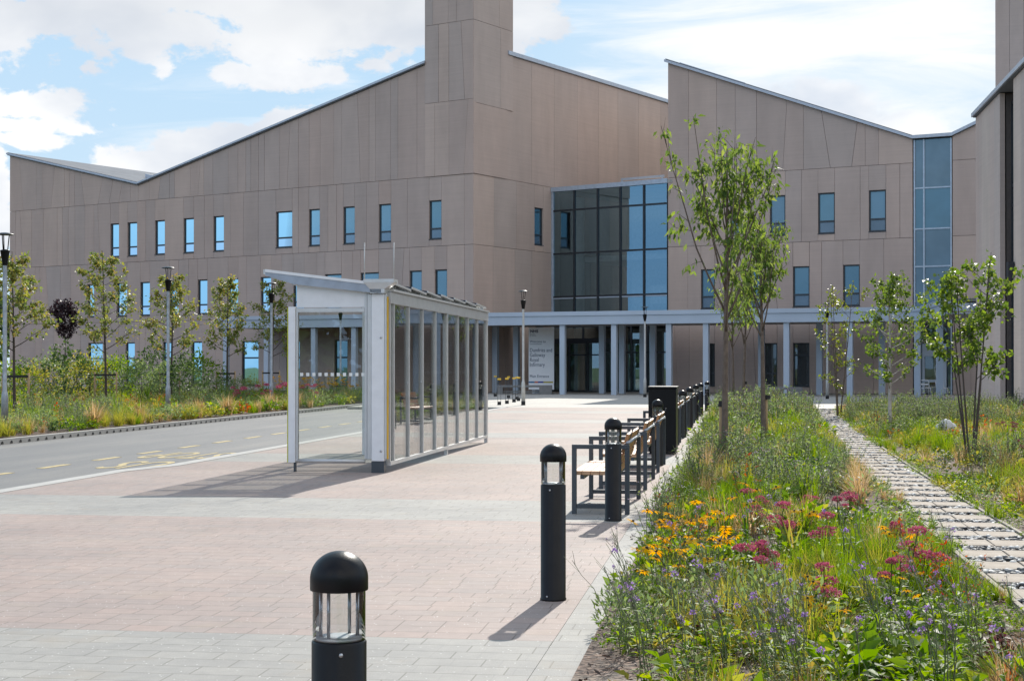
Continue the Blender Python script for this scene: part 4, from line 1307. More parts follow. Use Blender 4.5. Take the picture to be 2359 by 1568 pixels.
# far end: frame, pane and post, and the perch rail inside
m = MB(); m.box(-1.342, -1.31, SL - .06, SL, .0, 2.42); m.box(-1.31, 0, SL - .06, SL, 2.36, 2.42); m.tube([(-1.34, SL - .03, .165), (0, SL - .03, .165)], .028, 10); m.build('end_frame', M['alu'], sh)
m = MB(); m.box(-1.308, -.003, SL - .035, SL - .025, .19, 2.36); ep2 = m.build('end_pane', M['shelter_glass'], sh)
for k in range(11):
    x = -1.26 + k * .093; m = MB(); m.box(x - .024, x + .024, SL - .0365, SL - .0355, 1.415, 1.465); m.build('marker_square', M['decal'], ep2)
m = MB(); m.box(-1.45, -1.345, SL - .09, SL + .02, 0, 2.62); m.build('front_post', M['white_alu'], sh)
m = MB(); m.box(-1.45, -1.36, SL / 2 - .05, SL / 2 + .05, 0, 2.8); m.build('front_post', M['white_alu'], sh)

# ------------------------------------------------------------------ lamp posts
def make_lamp(mat, dark):
    r = empty('street_lamp', (0, 0, 0), 0, 'x', 'street lamp', 'short lantern street lamps')
    MB().lathe([(.085, 0), (.085, .16)], 16).build('base_collar', M['iron'] if dark else M['rubber'], r)
    MB().lathe([(.079, .161), (.077, .86), (.068, .93), (.049, 1.0), (.047, 3.92), (.047, 3.94)], 16).build('post', mat, r)
    MB().lathe([(.055, 3.9), (.062, 3.94), (.108, 4.22), (.112, 4.225), (.112, 4.25), (.05, 4.27)], 18).build('lantern', M['black'], r)
    m = MB()
    for a in (.5, 2.6, 4.7):
        m.tube([(.06 * math.cos(a), .06 * math.sin(a), 4.25), (.095 * math.cos(a), .095 * math.sin(a), 4.61)], .012, 6)
    m.build('canopy_strut', M['black'], r)
    MB().lathe([(.19, 4.605), (.205, 4.612), (.2, 4.625), (.1, 4.655), (.01, 4.665)], 22).build('canopy_disc', M['iron'], r)
    return r


lp = [(at(11, 36.2), 'grey lantern street lamp at the left edge of the picture, beside the road', 1), (at(387, 48.5), 'grey lantern street lamp beside the road, second from the left edge', 1),
      (at(625, 57.5), 'grey lantern street lamp beside the road, just left of the bus shelter', 1), (at(784, 78.5), 'grey lantern street lamp seen through the middle of the shelter end pane', 1),
      (at(840, 83), 'grey lantern street lamp seen through the right edge of the shelter end pane', 1), (at(1205, 63.5), 'pale lantern street lamp on the open paving left of the white sign', 0),
      (at(1485, 80.5), 'pale lantern street lamp in front of the glass entrance doors', 0), (at(1905, 76), 'pale lantern street lamp half hidden by the thin yellowing birch', 0)]
ld, lpq = make_lamp(M['galv'], True), make_lamp(M['pale_post'], False)
seen = set()
for p, lab, dk in lp:
    src = ld if dk else lpq
    if dk not in seen:
        seen.add(dk); src.location = p; src['label'] = lab
    else: dup(src, p, random.uniform(0, 2), lab)

# ------------------------------------------------------------------ entrance sign
SP = at(1246.5, 92.2)
sg_ = empty('entrance_sign', SP, -.13, 'tall white hospital entrance sign with blue lettering and a coloured stripe', 'sign')
m = MB(); m.box(-.755, .755, 0, .16, .22, 3.88); m.build('panel', M['sign'], sg_, bevel=.01)
m = MB(); m.box(-.55, -.35, .03, .13, 0, .219); m.box(.35, .55, .03, .13, 0, .219); m.build('post', M['galv'], sg_)
yy = -.004; RX = (math.pi / 2, 0, 0)
text_obj('NHS', .23, M['ink'], 'lettering', sg_, (-.66, yy, 3.58), RX, 1.05, .002, .008)
text_obj('Dumfries', .075, M['ink'], 'lettering', sg_, (-.66, yy, 3.46), RX); text_obj('& Galloway', .075, M['ink'], 'lettering', sg_, (-.66, yy, 3.38), RX)
text_obj('Welcome to', .20, M['ink'], 'lettering', sg_, (-.68, yy, 2.98), RX, .92)
m = MB(); m.box(-.68, .02, -.004, -.001, 2.885, 2.905); m.build('rule', M['ink'], sg_)
for k, wd in enumerate(('Dumfries and', 'Galloway', 'Royal', 'Infirmary')): text_obj(wd, .315, M['ink'], 'lettering', sg_, (-.69, yy, 2.44 - k * .285), RX, .78)
text_obj('Main Entrance', .235, M['ink'], 'lettering', sg_, (-.69, yy, .93), RX, .85)
for x0, x1, k in ((-.755, -.40, 's_blue'), (-.40, -.2, 's_orange'), (-.2, .13, 's_violet'), (.13, .70, 's_olive')):
    m = MB(); m.box(x0 + .001, x1 - .001, -.004, -.001, .61, .70); m.build('colour_stripe', M[k], sg_)

def conc_bench(name, p, rz, L, label):
    r = empty(name, p, rz, label, 'bench')
    m = MB(); m.box(-L / 2, L / 2, 0, .5, .4, .52); m.build('seat', M['concrete'], r, bevel=.01)
    m = MB(); m.box(-L / 2 + .003, -L / 2 + .3, .004, .49, 0, .399); m.build('leg', M['concrete'], r)
    m = MB(); m.box(L / 2 - .72, L / 2 - .003, .004, .49, 0, .399); m.build('leg', M['concrete'], r)
    m = MB(); m.box(-L / 2 + .3, L / 2 - .72, .2, .3, .12, .2); m.build('stretcher', M['concrete'], r)
    return r


conc_bench('concrete_bench', at(1208, 88.6), -.06, 3.1, 'long grey concrete bench in front of the white entrance sign')
conc_bench('concrete_bench', at(1795, 79.5), -.06, 2.3, 'grey concrete bench under the canopy behind the young cherry trees')

def make_hoop():
    r = empty('marker_post', (0, 0, 0), 0, 'yellow-topped thin twin-rod marker post on the paving before the entrance', 'marker post', 'yellow-topped marker posts')
    m = MB(); m.box(-.075, .075, -.06, .06, 0, .14); m.build('foot', M['rubber'], r)
    for x in (-.062, .062):
        m = MB(); m.tube([(x, 0, .14), (x, 0, 1.02)], .009, 6); m.build('rod', M['iron'], r)
    m = MB(); m.box(-.075, .075, -.03, .03, 1.02, 1.09); m.build('cap', M['yellow'], r, bevel=.01)
    return r


hp = make_hoop()
hl = ['yellow-topped twin-rod marker post nearest the bus shelter in the front line of the cluster', 'yellow-topped marker post in the front line, second from the left',
      'yellow-topped marker post in the front line, third from the left', 'yellow-topped marker post nearest the pale street lamp', 'yellow-topped marker post tucked behind the one nearest the pale street lamp',
      'yellow-topped marker post in the middle of the back line of the cluster', 'yellow-topped marker post farthest back in the cluster, leftmost']
for i, (u, Y) in enumerate(((1149.7, 63.8), (1167.3, 66), (1183.7, 68.8), (1194, 71.5), (1190.5, 74.4), (1171, 77.7), (1140.6, 82.1))):
    if i == 0: hp.location = at(u, Y); hp['label'] = hl[0]
    else: dup(hp, at(u, Y), random.uniform(-.3, .3), hl[i])

def make_chair():
    r = empty('cafe_chair', (0, 0, 0), 0, 'x', 'chair', 'white chairs by the lobby window')
    m = MB(); m.box(-.23, .23, -.22, .22, .43, .46); m.build('seat', M['white_plastic'], r, bevel=.01)
    m = MB(); m.tube([(-.22, .2, .46), (-.22, .26, .8), (-.15, .27, .86), (.15, .27, .86), (.22, .26, .8), (.22, .2, .46)], .02, 8); m.box(-.2, .2, .235, .25, .6, .68); m.build('backrest', M['white_plastic'], r)
    for x in (-.2, .2):
        for y in (-.19, .19):
            m = MB(); m.tube([(x, y, .43), (x * 1.1, y * 1.1, 0)], .014, 6); m.build('leg', M['white_plastic'], r)
    return r


ch = make_chair(); ch.location = at(2132, 82.6); ch['label'] = 'white chair before the dark lobby window, the left of the pair'
dup(ch, at(2169, 82.0), .3, 'white chair before the dark lobby window, the right of the pair')

# ------------------------------------------------------------------ stepping path
m_slab = P_mat('buff_stone_slab', (.36, .31, .255), .85, 0, .15, var=.12, scale=4, bump=.4, bscale=120)
M['edging'] = P_mat('timber_path_edging', (.33, .29, .235), .9, var=.15)
for side in (0, 1):
    m = MB(); S = np.linspace(8, 30, 30)
    for i in range(29):
        ta, tb = float(path_t(S[i])) + side * PATH_W, float(path_t(S[i + 1])) + side * PATH_W
        o = -.04 if side == 0 else .005
        m.hexa([(ta + o, S[i], -.1), (ta + o + .035, S[i], -.1), (tb + o + .035, S[i + 1], -.1), (tb + o, S[i + 1], -.1), (ta + o, S[i], .058), (ta + o + .035, S[i], .058), (tb + o + .035, S[i + 1], .058), (tb + o, S[i + 1], .058)])
    e = m.build('path_edging', M['edging']); e.rotation_euler = (0, 0, ROT); tag(e, kind='structure')
m = MB(); S = np.linspace(7, 58, 40)
for i in range(39):
    ta, tb = float(path_t(S[i])), float(path_t(S[i + 1]))
    m.quad((ta, S[i], .012), (ta + PATH_W, S[i], .012), (tb + PATH_W, S[i + 1], .012), (tb, S[i + 1], .012))
pb = m.build('path', M['soil']); pb.rotation_euler = (0, 0, ROT); tag(pb, kind='structure')
first = None
rows_s = []
s = 8.2
while s < 56.5:
    rows_s.append(s); s += .77
for s in rows_s:
    for k in (0, 1):
        t = float(path_t(s)) + .012 + k * .362
        if first is None:
            mm = MB(); mm.box(0, .352, 0, .445, -.03, .052)
            first = mm.build('path_slab', m_slab, bevel=.006)
            tag(first, 'buff stone slab laid across the pebble path', 'paving slab', 'stone slabs of the stepping path')
            o = first
        else: o = dup(first)
        o.location = ST(s, t, random.uniform(-.004, .004)); o.rotation_euler = (0, 0, ROT + random.uniform(-.01, .01))

M['pebble'] = None
def pebble_mat():
    m, t, out = new_mat('river_pebbles')
    g_ = t.node('ShaderNodeNewGeometry'); p = t.node('ShaderNodeBsdfPrincipled')
    c = t.ramp(g_.outputs['Random Per Island'], [(0, (.035, .04, .045, 1)), (.4, (.085, .09, .095, 1)), (.7, (.17, .17, .165, 1)), (.8, (.42, .42, .4, 1)), (1, (.62, .61, .58, 1))])
    t.link(c, p.inputs['Base Color']); p.inputs['Roughness'].default_value = .6; p.inputs['Specular IOR Level'].default_value = .25
    t.link(p.outputs[0], out.inputs[0]); return m
M['pebble'] = pebble_mat()
phi = (1 + 5 ** .5) / 2
ICO_V = unit(np.array([(-1, phi, 0), (1, phi, 0), (-1, -phi, 0), (1, -phi, 0), (0, -1, phi), (0, 1, phi), (0, -1, -phi), (0, 1, -phi), (phi, 0, -1), (phi, 0, 1), (-phi, 0, -1), (-phi, 0, 1)], float))
ICO_F = np.array([(0, 11, 5), (0, 5, 1), (0, 1, 7), (0, 7, 10), (0, 10, 11), (1, 5, 9), (5, 11, 4), (11, 10, 2), (10, 7, 6), (7, 1, 8), (3, 9, 4), (3, 4, 2), (3, 2, 6), (3, 6, 8), (3, 8, 9), (4, 9, 5), (2, 4, 11), (6, 2, 10), (8, 6, 7), (9, 8, 1)])


def subdiv(V, F):
    V = list(map(tuple, V)); mid = {}; out = []
    def mp(a, b):
        k = (min(a, b), max(a, b))
        if k not in mid:
            p = np.array(V[a]) + np.array(V[b]); V.append(tuple(p / np.linalg.norm(p))); mid[k] = len(V) - 1
        return mid[k]
    for a, b, c in F:
        x, y, z = mp(a, b), mp(b, c), mp(c, a); out += [(a, x, z), (x, b, y), (z, y, c), (x, y, z)]
    return np.array(V), np.array(out)


ICO2_V, ICO2_F = subdiv(ICO_V, ICO_F)
def blobs(nb, pos, sc, V0=ICO_V, F0=ICO_F, mi=0):
    N = len(pos)
    a = rng.uniform(0, 6.28, N); ca, sa = np.cos(a), np.sin(a)
    V = V0[None] * sc[:, None, :]
    X = V[..., 0] * ca[:, None] - V[..., 1] * sa[:, None]; Y = V[..., 0] * sa[:, None] + V[..., 1] * ca[:, None]
    V = np.stack([X, Y, V[..., 2]], -1) + pos[:, None, :]
    F = (F0[None] + (np.arange(N) * len(V0))[:, None, None]).reshape(-1, 3)
    nb.add(V, F, mi)


nb = NB()
for s in rows_s:
    n = 125 if s < 22 else (70 if s < 36 else 34)
    k = 1.0 if s < 22 else (1.35 if s < 36 else 1.9)
    ss = s + rng.uniform(.44, .775, n); tt_ = path_t(ss) + rng.uniform(.01, PATH_W - .01, n)
    zz = rng.uniform(.026, .05, n)
    pos = np.stack([ss * D1[0] + tt_ * D2[0], ss * D1[1] + tt_ * D2[1], zz], -1)
    r_ = rng.uniform(.013, .028, n) * k
    sc = np.stack([r_ * rng.uniform(1, 1.7, n), r_, r_ * rng.uniform(.45, .75, n)], -1)
    if s < 24: blobs(nb, pos, sc, ICO2_V, ICO2_F)
    else: blobs(nb, pos, sc)
o = nb.build('pebbles', M['pebble'], smooth=True); tag(o, kind='stuff')

r = NB(); blobs(r, np.array([[0, 0, .12], [.14, .03, .09], [-.13, .06, .08]]), np.array([[.17, .13, .17], [.12, .1, .11], [.1, .09, .1]]), ICO2_V, ICO2_F)
o = r.build('boulder', M['rock'], loc=at(2178, 34.5, .12)); tag(o, 'pale white boulder among the plants left of the multi-stemmed birch', 'boulder')
# ------------------------------------------------------------------ trees
M['bark'] = P_mat('grey_brown_bark', (.14, .105, .08), .85, var=.3, scale=14, bump=.5, bscale=60)
M['bark_dark'] = P_mat('dark_bark', (.07, .055, .045), .85, var=.3, scale=14)
M['bark_birch'] = P_mat('pale_birch_bark', (.42, .38, .34), .7, var=.3, scale=9)
M['stake'] = P_mat('pale_softwood_stake', (.36, .25, .13), .8, var=.2)
M['cherry_leaf'] = leaf_mat('cherry_leaf', [(.040, .075, .018), (.055, .095, .02), (.075, .125, .025), (.10, .15, .03), (.05, .08, .028), (.12, .16, .04)], .56, .5, .2, 2.0, 1.4)
M['oak_leaf'] = leaf_mat('oak_leaf', [(.06, .10, .025), (.10, .14, .03), (.14, .17, .035), (.19, .19, .04), (.08, .12, .04), (.22, .17, .05), (.12, .16, .05)], .48, .45, .3, 1.8, 1.45)
M['birch_leaf'] = leaf_mat('birch_leaf', [(.06, .12, .02), (.09, .16, .025), (.13, .21, .03), (.05, .09, .025), (.16, .22, .04)], .5, .45, .3, 1.9, 1.1)
M['birch_yellow'] = leaf_mat('yellowing_birch_leaf', [(.11, .18, .025), (.17, .21, .03), (.09, .15, .025), (.22, .23, .03), (.12, .18, .04)], .5, .35)
M['plum_leaf'] = leaf_mat('purple_leaf', [(.030, .014, .018), (.045, .02, .024), (.022, .014, .016), (.06, .03, .03)], .25, .4)


def grow(H, hb, R, tr, nl, nleaf, lL, lW, rise, droop, prof, seed, stems=1, curve=.35, spread=.5, limb_r=.42, twigs=5, hspan=.93, hang=0.0):
    global rng
    keep = rng; rng = np.random.default_rng(seed)
    wood, leaves = MB(), NB()
    anchors, adirs = [], []
    for st in range(stems):
        if stems == 1: base = np.zeros(3); lean = np.array([rng.normal(0, .02), rng.normal(0, .02)])
        else:
            a = 2 * math.pi * st / stems + rng.uniform(-.3, .3); base = np.array([.05 * math.cos(a), .05 * math.sin(a), 0]); lean = np.array([math.cos(a), math.sin(a)]) * rng.uniform(.06, .17)
        Hs = H * (1 if st == 0 else rng.uniform(.72, .97)); trs = tr * (1 if stems == 1 else .5)
        K = 12; tp = []
        wob = rng.normal(0, .012, (K, 2)).cumsum(0) * H * .12
        for k in range(K):
            f = k / (K - 1); tp.append(base + np.array([lean[0] * Hs * f + wob[k, 0] * f, lean[1] * Hs * f + wob[k, 1] * f, Hs * f]))
        tp = np.array(tp); rad = [trs * (1 - .86 * (k / (K - 1)) ** 1.0) + .003 for k in range(K)]; rad[0] *= 1.18
        wood.tube([tuple(p) for p in tp], rad, 8)
        def trunk(z):
            f = min(max(z / Hs, 0), 1) * (K - 1); i = min(int(f), K - 2); return tp[i] + (tp[i + 1] - tp[i]) * (f - i), trs * (1 - .86 * f / (K - 1)) + .003
        n = max(3, nl // stems); az0 = rng.uniform(0, 6)
        for i in range(n):
            f = (i + rng.uniform(.1, .9)) / n; z = hb + (Hs * hspan - hb) * f
            c, rr = trunk(z); az = az0 + i * 2.4 + rng.normal(0, .25)
            ln = R * prof(f) * rng.uniform(.75, 1.2)
            out = np.array([math.cos(az), math.sin(az), 0]); S = 6; P = []
            jit = rng.normal(0, .035, (S, 3)).cumsum(0) * ln
            for k in range(S):
                g_ = k / (S - 1)
                P.append(c + out * ln * (g_ - .12 * g_ * g_) + np.array([0, 0, 1]) * ln * (rise * g_ + curve * g_ * g_) + jit[k] * g_)
            P = np.array(P); r0 = max(.004, rr * limb_r)
            wood.tube([tuple(p) for p in P], [r0 * (1 - .8 * k / (S - 1)) + .0018 for k in range(S)], 5)
            for j in range(twigs):
                g_ = rng.uniform(.25, 1.0); x = g_ * (S - 1); k = min(int(x), S - 2); q = P[k] + (P[k + 1] - P[k]) * (x - k)
                d = unit(unit(P[k + 1] - P[k]) + rng.normal(0, spread, 3)); tl = ln * rng.uniform(.18, .42) + .06
                e = q + d * tl; wood.tube([tuple(q), tuple((q + e) / 2 + rng.normal(0, .02, 3)), tuple(e)], [r0 * .3 + .0015, r0 * .2 + .0012, .001], 3)
                for m_ in range(4): anchors.append(q + (e - q) * rng.uniform(.2, 1.05)); adirs.append(d)
            for m_ in range(3):
                x = rng.uniform(.45, 1) * (S - 1); k = min(int(x), S - 2); anchors.append(P[k] + (P[k + 1] - P[k]) * (x - k)); adirs.append(unit(P[k + 1] - P[k]))
        for m_ in range(8): anchors.append(tp[-1] - (tp[-1] - tp[-2]) * rng.uniform(0, 1.3)); adirs.append(np.array([0, 0, 1.0]))
    anchors, adirs = np.array(anchors), np.array(adirs)
    k = rng.integers(0, len(anchors), nleaf)
    pos = anchors[k] + rng.normal(0, lL * .42, (nleaf, 3))
    pos[:, 2] -= hang * rng.uniform(0, 1, nleaf)
    ax = unit(adirs[k] * .5 + rng.normal(0, .6, (nleaf, 3)) + np.array([0, 0, -droop]))
    nr = unit(rng.normal(0, .7, (nleaf, 3)) + np.array([0, 0, .8]))
    s = rng.uniform(.65, 1.2, nleaf)
    leaves.add(*leaf_geo(pos, ax, nr, lL * s, lW * s))
    rng = keep
    return wood, leaves


def tree(name, loc, label, cat, group, wood_m, leaf_m, rz=0.0, **kw):
    r = empty(name, loc, rz, label, cat, group)
    w, l = grow(**kw)
    w.build('trunk', M[wood_m], r, recalc=False)
    l.build('crown', M[leaf_m], r)
    return r


def stakes(loc, half, rz, h=1.35):
    r = empty('tree_stake', loc, rz, 'x', 'tree stake', 'stake pairs holding the young roadside oaks')
    for x in (-half, half):
        m = MB(); m.lathe([(.038, 0), (.036, h), (.02, h + .01)], 10, (x, 0, 0)); m.build('stake', M['stake'], r)
    m = MB(); m.bar((-half, -.045, h - .1), (half, -.045, h - .1), .02, .075); m.build('strap', M['rubber'], r)
    return r


pyr = lambda f: .30 + .85 * (1 - f) ** .8 if f > .15 else .8 + f
oval = lambda f: math.sin(math.pi * (.18 + .74 * f)) ** .8
col_ = lambda f: .75 + .25 * math.sin(math.pi * f)
oaks = [(34, 50, 5.25, 1.2, 'young oak at the left edge behind the first street lamp'), (245, 60, 6.0, 1.35, 'tallest young roadside oak with a broad yellow-green crown'),
        (393, 66, 5.5, 1.3, 'young roadside oak behind the second street lamp'), (522, 72, 5.8, 1.1, 'slim young roadside oak between the second and third street lamps'),
        (626, 78, 5.9, 1.25, 'young roadside oak behind the street lamp next to the bus shelter')]
for i, (u, Y, H, R, lab) in enumerate(oaks):
    tree('oak_tree', at(u, Y), lab, 'tree', 'young oaks in the roadside bed', 'bark_dark', 'oak_leaf', H=H, hb=2.0, R=R, tr=.055, nl=24, nleaf=2100, lL=.15, lW=.095, rise=.45, droop=.1, prof=pyr, seed=100 + i, curve=.1, twigs=6)
    tk = stakes(at(u - (2 if i else -2), Y - .25), .42, ROT + .1)
    tk['label'] = ['pair of wooden stakes with black strap at the leftmost young oak', 'pair of wooden stakes with black strap holding the tallest young oak', 'pair of wooden stakes with black strap behind the second street lamp',
                   'pair of wooden stakes with black strap holding the slim young oak', 'pair of wooden stakes with black strap behind the street lamp next to the bus shelter'][i]
tree('plum_tree', at(152, 88), 'small dark purple-leaved tree on a thin stem before the beige wall', 'tree', None, 'bark_dark', 'plum_leaf', H=5.3, hb=3.1, R=.72, tr=.05, nl=26, nleaf=2200, lL=.17, lW=.10, rise=.7, droop=0, prof=oval, seed=140, curve=.2, twigs=7)

chs = [(1668, 22.0, 4.62, 1.0, 200, 'nearest young cherry tree with spreading drooping leaves and a wooden stake', 1750), (1758, 29.5, 4.5, .8, 205, 'second young cherry tree, just behind and right of the nearest one', 1500),
       (1709, 46, 4.5, .75, 202, 'third young cherry tree, thin stem seen right of the nearest cherry trunk', 1000), (1689, 56, 4.5, .8, 203, 'farthest young cherry tree, thin stem close beside the nearest cherry trunk', 900)]
for u, Y, H, R, sd, lab, nlf in chs:
    tree('cherry_tree', at(u, Y), lab, 'tree', 'young cherry trees in the flower bed', 'bark', 'cherry_leaf', H=H, hb=2.0, R=R, tr=.05, nl=15, nleaf=int(nlf * .9), lL=.13, lW=.047, rise=1.9, droop=1.3, prof=lambda f: .32 + .72 * (1 - f) ** .8, seed=sd, curve=.5, limb_r=.5, spread=.75, twigs=7, hspan=.80, hang=.05)
for u, Y, hh, lab in ((1662, 22.15, 1.05, 'brown wooden stake with black strap against the nearest cherry trunk'), (1763, 29.6, 1.0, 'pale wooden stake with black strap against the second cherry trunk'), (1713, 46.1, 1.1, 'wooden stake with black strap against the third cherry trunk')):
    k = empty('tree_stake', at(u, Y), ROT, lab, 'tree stake')
    m = MB(); m.lathe([(.04, 0), (.038, hh), (.02, hh + .012)], 12); m.build('stake', M['stake'], k)
    m = MB(); m.lathe([(.066, hh - .06), (.068, hh - .04), (.068, hh + .0), (.066, hh + .02)], 14, (.02, 0, 0), cap=False); m.build('strap', M['rubber'], k)

tree('birch_tree', at(2235, 24.6), 'multi-stemmed young birch with bright green leaves near the right edge', 'tree', 'young birches right of the path', 'bark_dark', 'birch_leaf', H=3.35, hb=1.2, R=.5, tr=.030, nl=30, nleaf=1700, lL=.095, lW=.072, rise=.8, droop=.4, prof=lambda f: .55 + .5 * math.sin(math.pi * f), seed=301, stems=6, curve=.2, spread=.7)
tree('birch_tree', at(2049, 39), 'young birch with a pale straight stem and sparkling leaves behind the path', 'tree', 'young birches right of the path', 'bark_birch', 'birch_leaf', H=3.85, hb=1.0, R=.98, tr=.05, nl=30, nleaf=1900, lL=.10, lW=.072, rise=.5, droop=.4, prof=oval, seed=302, curve=.1, spread=.7)
tree('birch_tree', at(1931, 48), 'thin yellowing birch in front of the canopy', 'tree', 'young birches right of the path', 'bark', 'birch_yellow', H=4.2, hb=.7, R=.62, tr=.04, nl=24, nleaf=900, lL=.095, lW=.065, rise=.8, droop=.4, prof=col_, seed=303, stems=3, curve=.1, spread=.7)

# ------------------------------------------------------------------ planting
GAINS = {'bright_green_leaf': 1.3, 'grey_green_leaf': 1.4, 'yellow_green_leaf': 1.1, 'straw_blade': 1.25, 'deep_green_leaf': 1.5, 'mauve_grey_haze': 1.5, 'wiry_stem': 1.9, 'dusty_pink_floret': 1.25, 'faded_pink_floret': 1.3, 'violet_floret': 1.15}
LG = lambda n, c, tr=.4, ro=.5, sp=.4, tg=1.9: leaf_mat(n, c, min(.62, tr * 1.25), max(ro, .5), min(sp, .14), tg, GAINS.get(n, 1.0))
M['g_green'] = LG('bright_green_leaf', [(.045, .105, .010), (.075, .15, .012), (.11, .19, .016), (.04, .085, .012), (.15, .21, .018)], .42, .4, .45)
M['g_blue'] = LG('grey_green_leaf', [(.07, .11, .045), (.095, .14, .055), (.055, .09, .04), (.12, .16, .07), (.09, .13, .03)], .45, .45, .45)
M['g_yellow'] = LG('yellow_green_leaf', [(.17, .20, .03), (.23, .24, .04), (.12, .16, .03), (.27, .23, .05)], .45, .42, .4)
M['g_straw'] = LG('straw_blade', [(.26, .19, .075), (.34, .26, .12), (.20, .14, .05), (.17, .15, .05), (.40, .33, .2)], .4, .45, .4)
M['g_rust'] = LG('rusty_leaf', [(.34, .10, .02), (.40, .15, .03), (.24, .06, .025), (.2, .12, .03)], .45, .42, .4)
M['g_dark'] = LG('deep_green_leaf', [(.025, .055, .014), (.04, .075, .018), (.03, .05, .022)], .3, .3, .55)
M['g_maroon'] = LG('maroon_leaf', [(.06, .02, .022), (.09, .03, .03), (.045, .02, .02)], .3, .4, .5)
M['g_seed'] = LG('mauve_grey_haze', [(.12, .10, .14), (.17, .14, .18), (.10, .095, .09), (.15, .125, .10)], .35, .5, .3)
M['stem'] = LG('wiry_stem', [(.07, .095, .045), (.10, .12, .06), (.06, .06, .04)], .1, .5, .4)
M['violet'] = LG('violet_floret', [(.24, .13, .32), (.31, .18, .40), (.18, .09, .25), (.38, .25, .46)], .3, .6, .3)
M['gold'] = LG('golden_petal', [(.80, .46, .006), (.84, .54, .01), (.74, .38, .005)], .5, .8, .04, 1.1)
M['cone'] = P_mat('dark_flower_cone', (.03, .016, .01), .8)
M['pink'] = LG('dusty_pink_floret', [(.42, .10, .14), (.34, .07, .10), (.48, .15, .18), (.26, .06, .08)], .25, .6, .3, 1.1)
M['mauve'] = LG('faded_pink_floret', [(.24, .085, .085), (.30, .11, .11), (.19, .06, .06)], .25, .6, .3, 1.1)
M['poppy'] = LG('orange_petal', [(.75, .16, .03), (.68, .12, .02)], .35, .5, .3, 1.1)
PAL = ['g_green', 'g_blue', 'g_yellow', 'g_straw', 'g_rust', 'g_dark', 'g_maroon', 'g_seed', 'stem', 'violet', 'gold', 'cone', 'pink', 'mauve', 'poppy']
IDX = {k: i for i, k in enumerate(PAL)}
PALM = [M[k] for k in PAL]


def p_leafy(n, r, h, L, W, mat, upr=.5):
    nb = NB()
    a = rng.uniform(0, 6.28, n); q = np.sqrt(rng.uniform(0, 1, n)) * r
    z = h * rng.uniform(.15, 1, n) * (1 - .55 * (q / r) ** 2)
    pos = np.stack([q * np.cos(a), q * np.sin(a), z], -1)
    ax = unit(np.stack([np.cos(a), np.sin(a), np.full(n, upr)], -1) + rng.normal(0, .45, (n, 3)))
    nr = unit(np.array([0, 0, 1.0]) + rng.normal(0, .4, (n, 3)))
    s = rng.uniform(.6, 1.25, n)
    nb.add(*leaf_geo(pos, ax, nr, L * s, W * s), IDX[mat])
    return nb


def p_grass(n, r, H, lean, W, mat, S=3):
    nb = NB()
    a = rng.uniform(0, 6.28, n); q = rng.uniform(0, r, n)
    pos = np.stack([q * np.cos(a), q * np.sin(a), 0 * a], -1)
    nb.add(*blade_geo(pos, a + rng.normal(0, .7, n), H * rng.uniform(.5, 1.1, n), rng.uniform(.1, 1, n) * lean, W * rng.uniform(.7, 1.3, n), S), IDX[mat])
    return nb


def stems(n, r, H, lean, bias=(0, 0), K=6):
    a = rng.uniform(0, 6.28, n); q = rng.uniform(0, r, n)
    base = np.stack([q * np.cos(a), q * np.sin(a), 0 * a], -1)
    Hs = H * rng.uniform(.6, 1.1, n)
    dx = np.cos(a) * rng.uniform(.1, 1, n) * lean + bias[0] + rng.normal(0, .07, n); dy = np.sin(a) * rng.uniform(.1, 1, n) * lean + bias[1] + rng.normal(0, .07, n)
    u = np.linspace(0, 1, K)[None]
    P = base[:, None, :] + np.stack([(dx * Hs)[:, None] * (u * .55 + u ** 2 * .45), (dy * Hs)[:, None] * (u * .55 + u ** 2 * .45), Hs[:, None] * (u - .1 * u ** 2)], -1)
    P[:, 1:] += rng.normal(0, .008, P[:, 1:].shape)
    return P


def florets(nb, ctr, r, n, size, mat, flat=.7):
    N = len(ctr)
    d = rdir(N * n, .5); c = np.repeat(ctr, n, 0); rr = np.repeat(np.broadcast_to(r, (N,)), n)[:, None]
    pos = c + d * rr * np.array([1, 1, flat]) * rng.uniform(.5, 1, (N * n, 1))
    nb.add(*leaf_geo(pos, unit(d + rng.normal(0, .5, d.shape)), rdir(N * n), size * rng.uniform(.7, 1.3, N * n), size * rng.uniform(.7, 1.2, N * n)), IDX[mat])


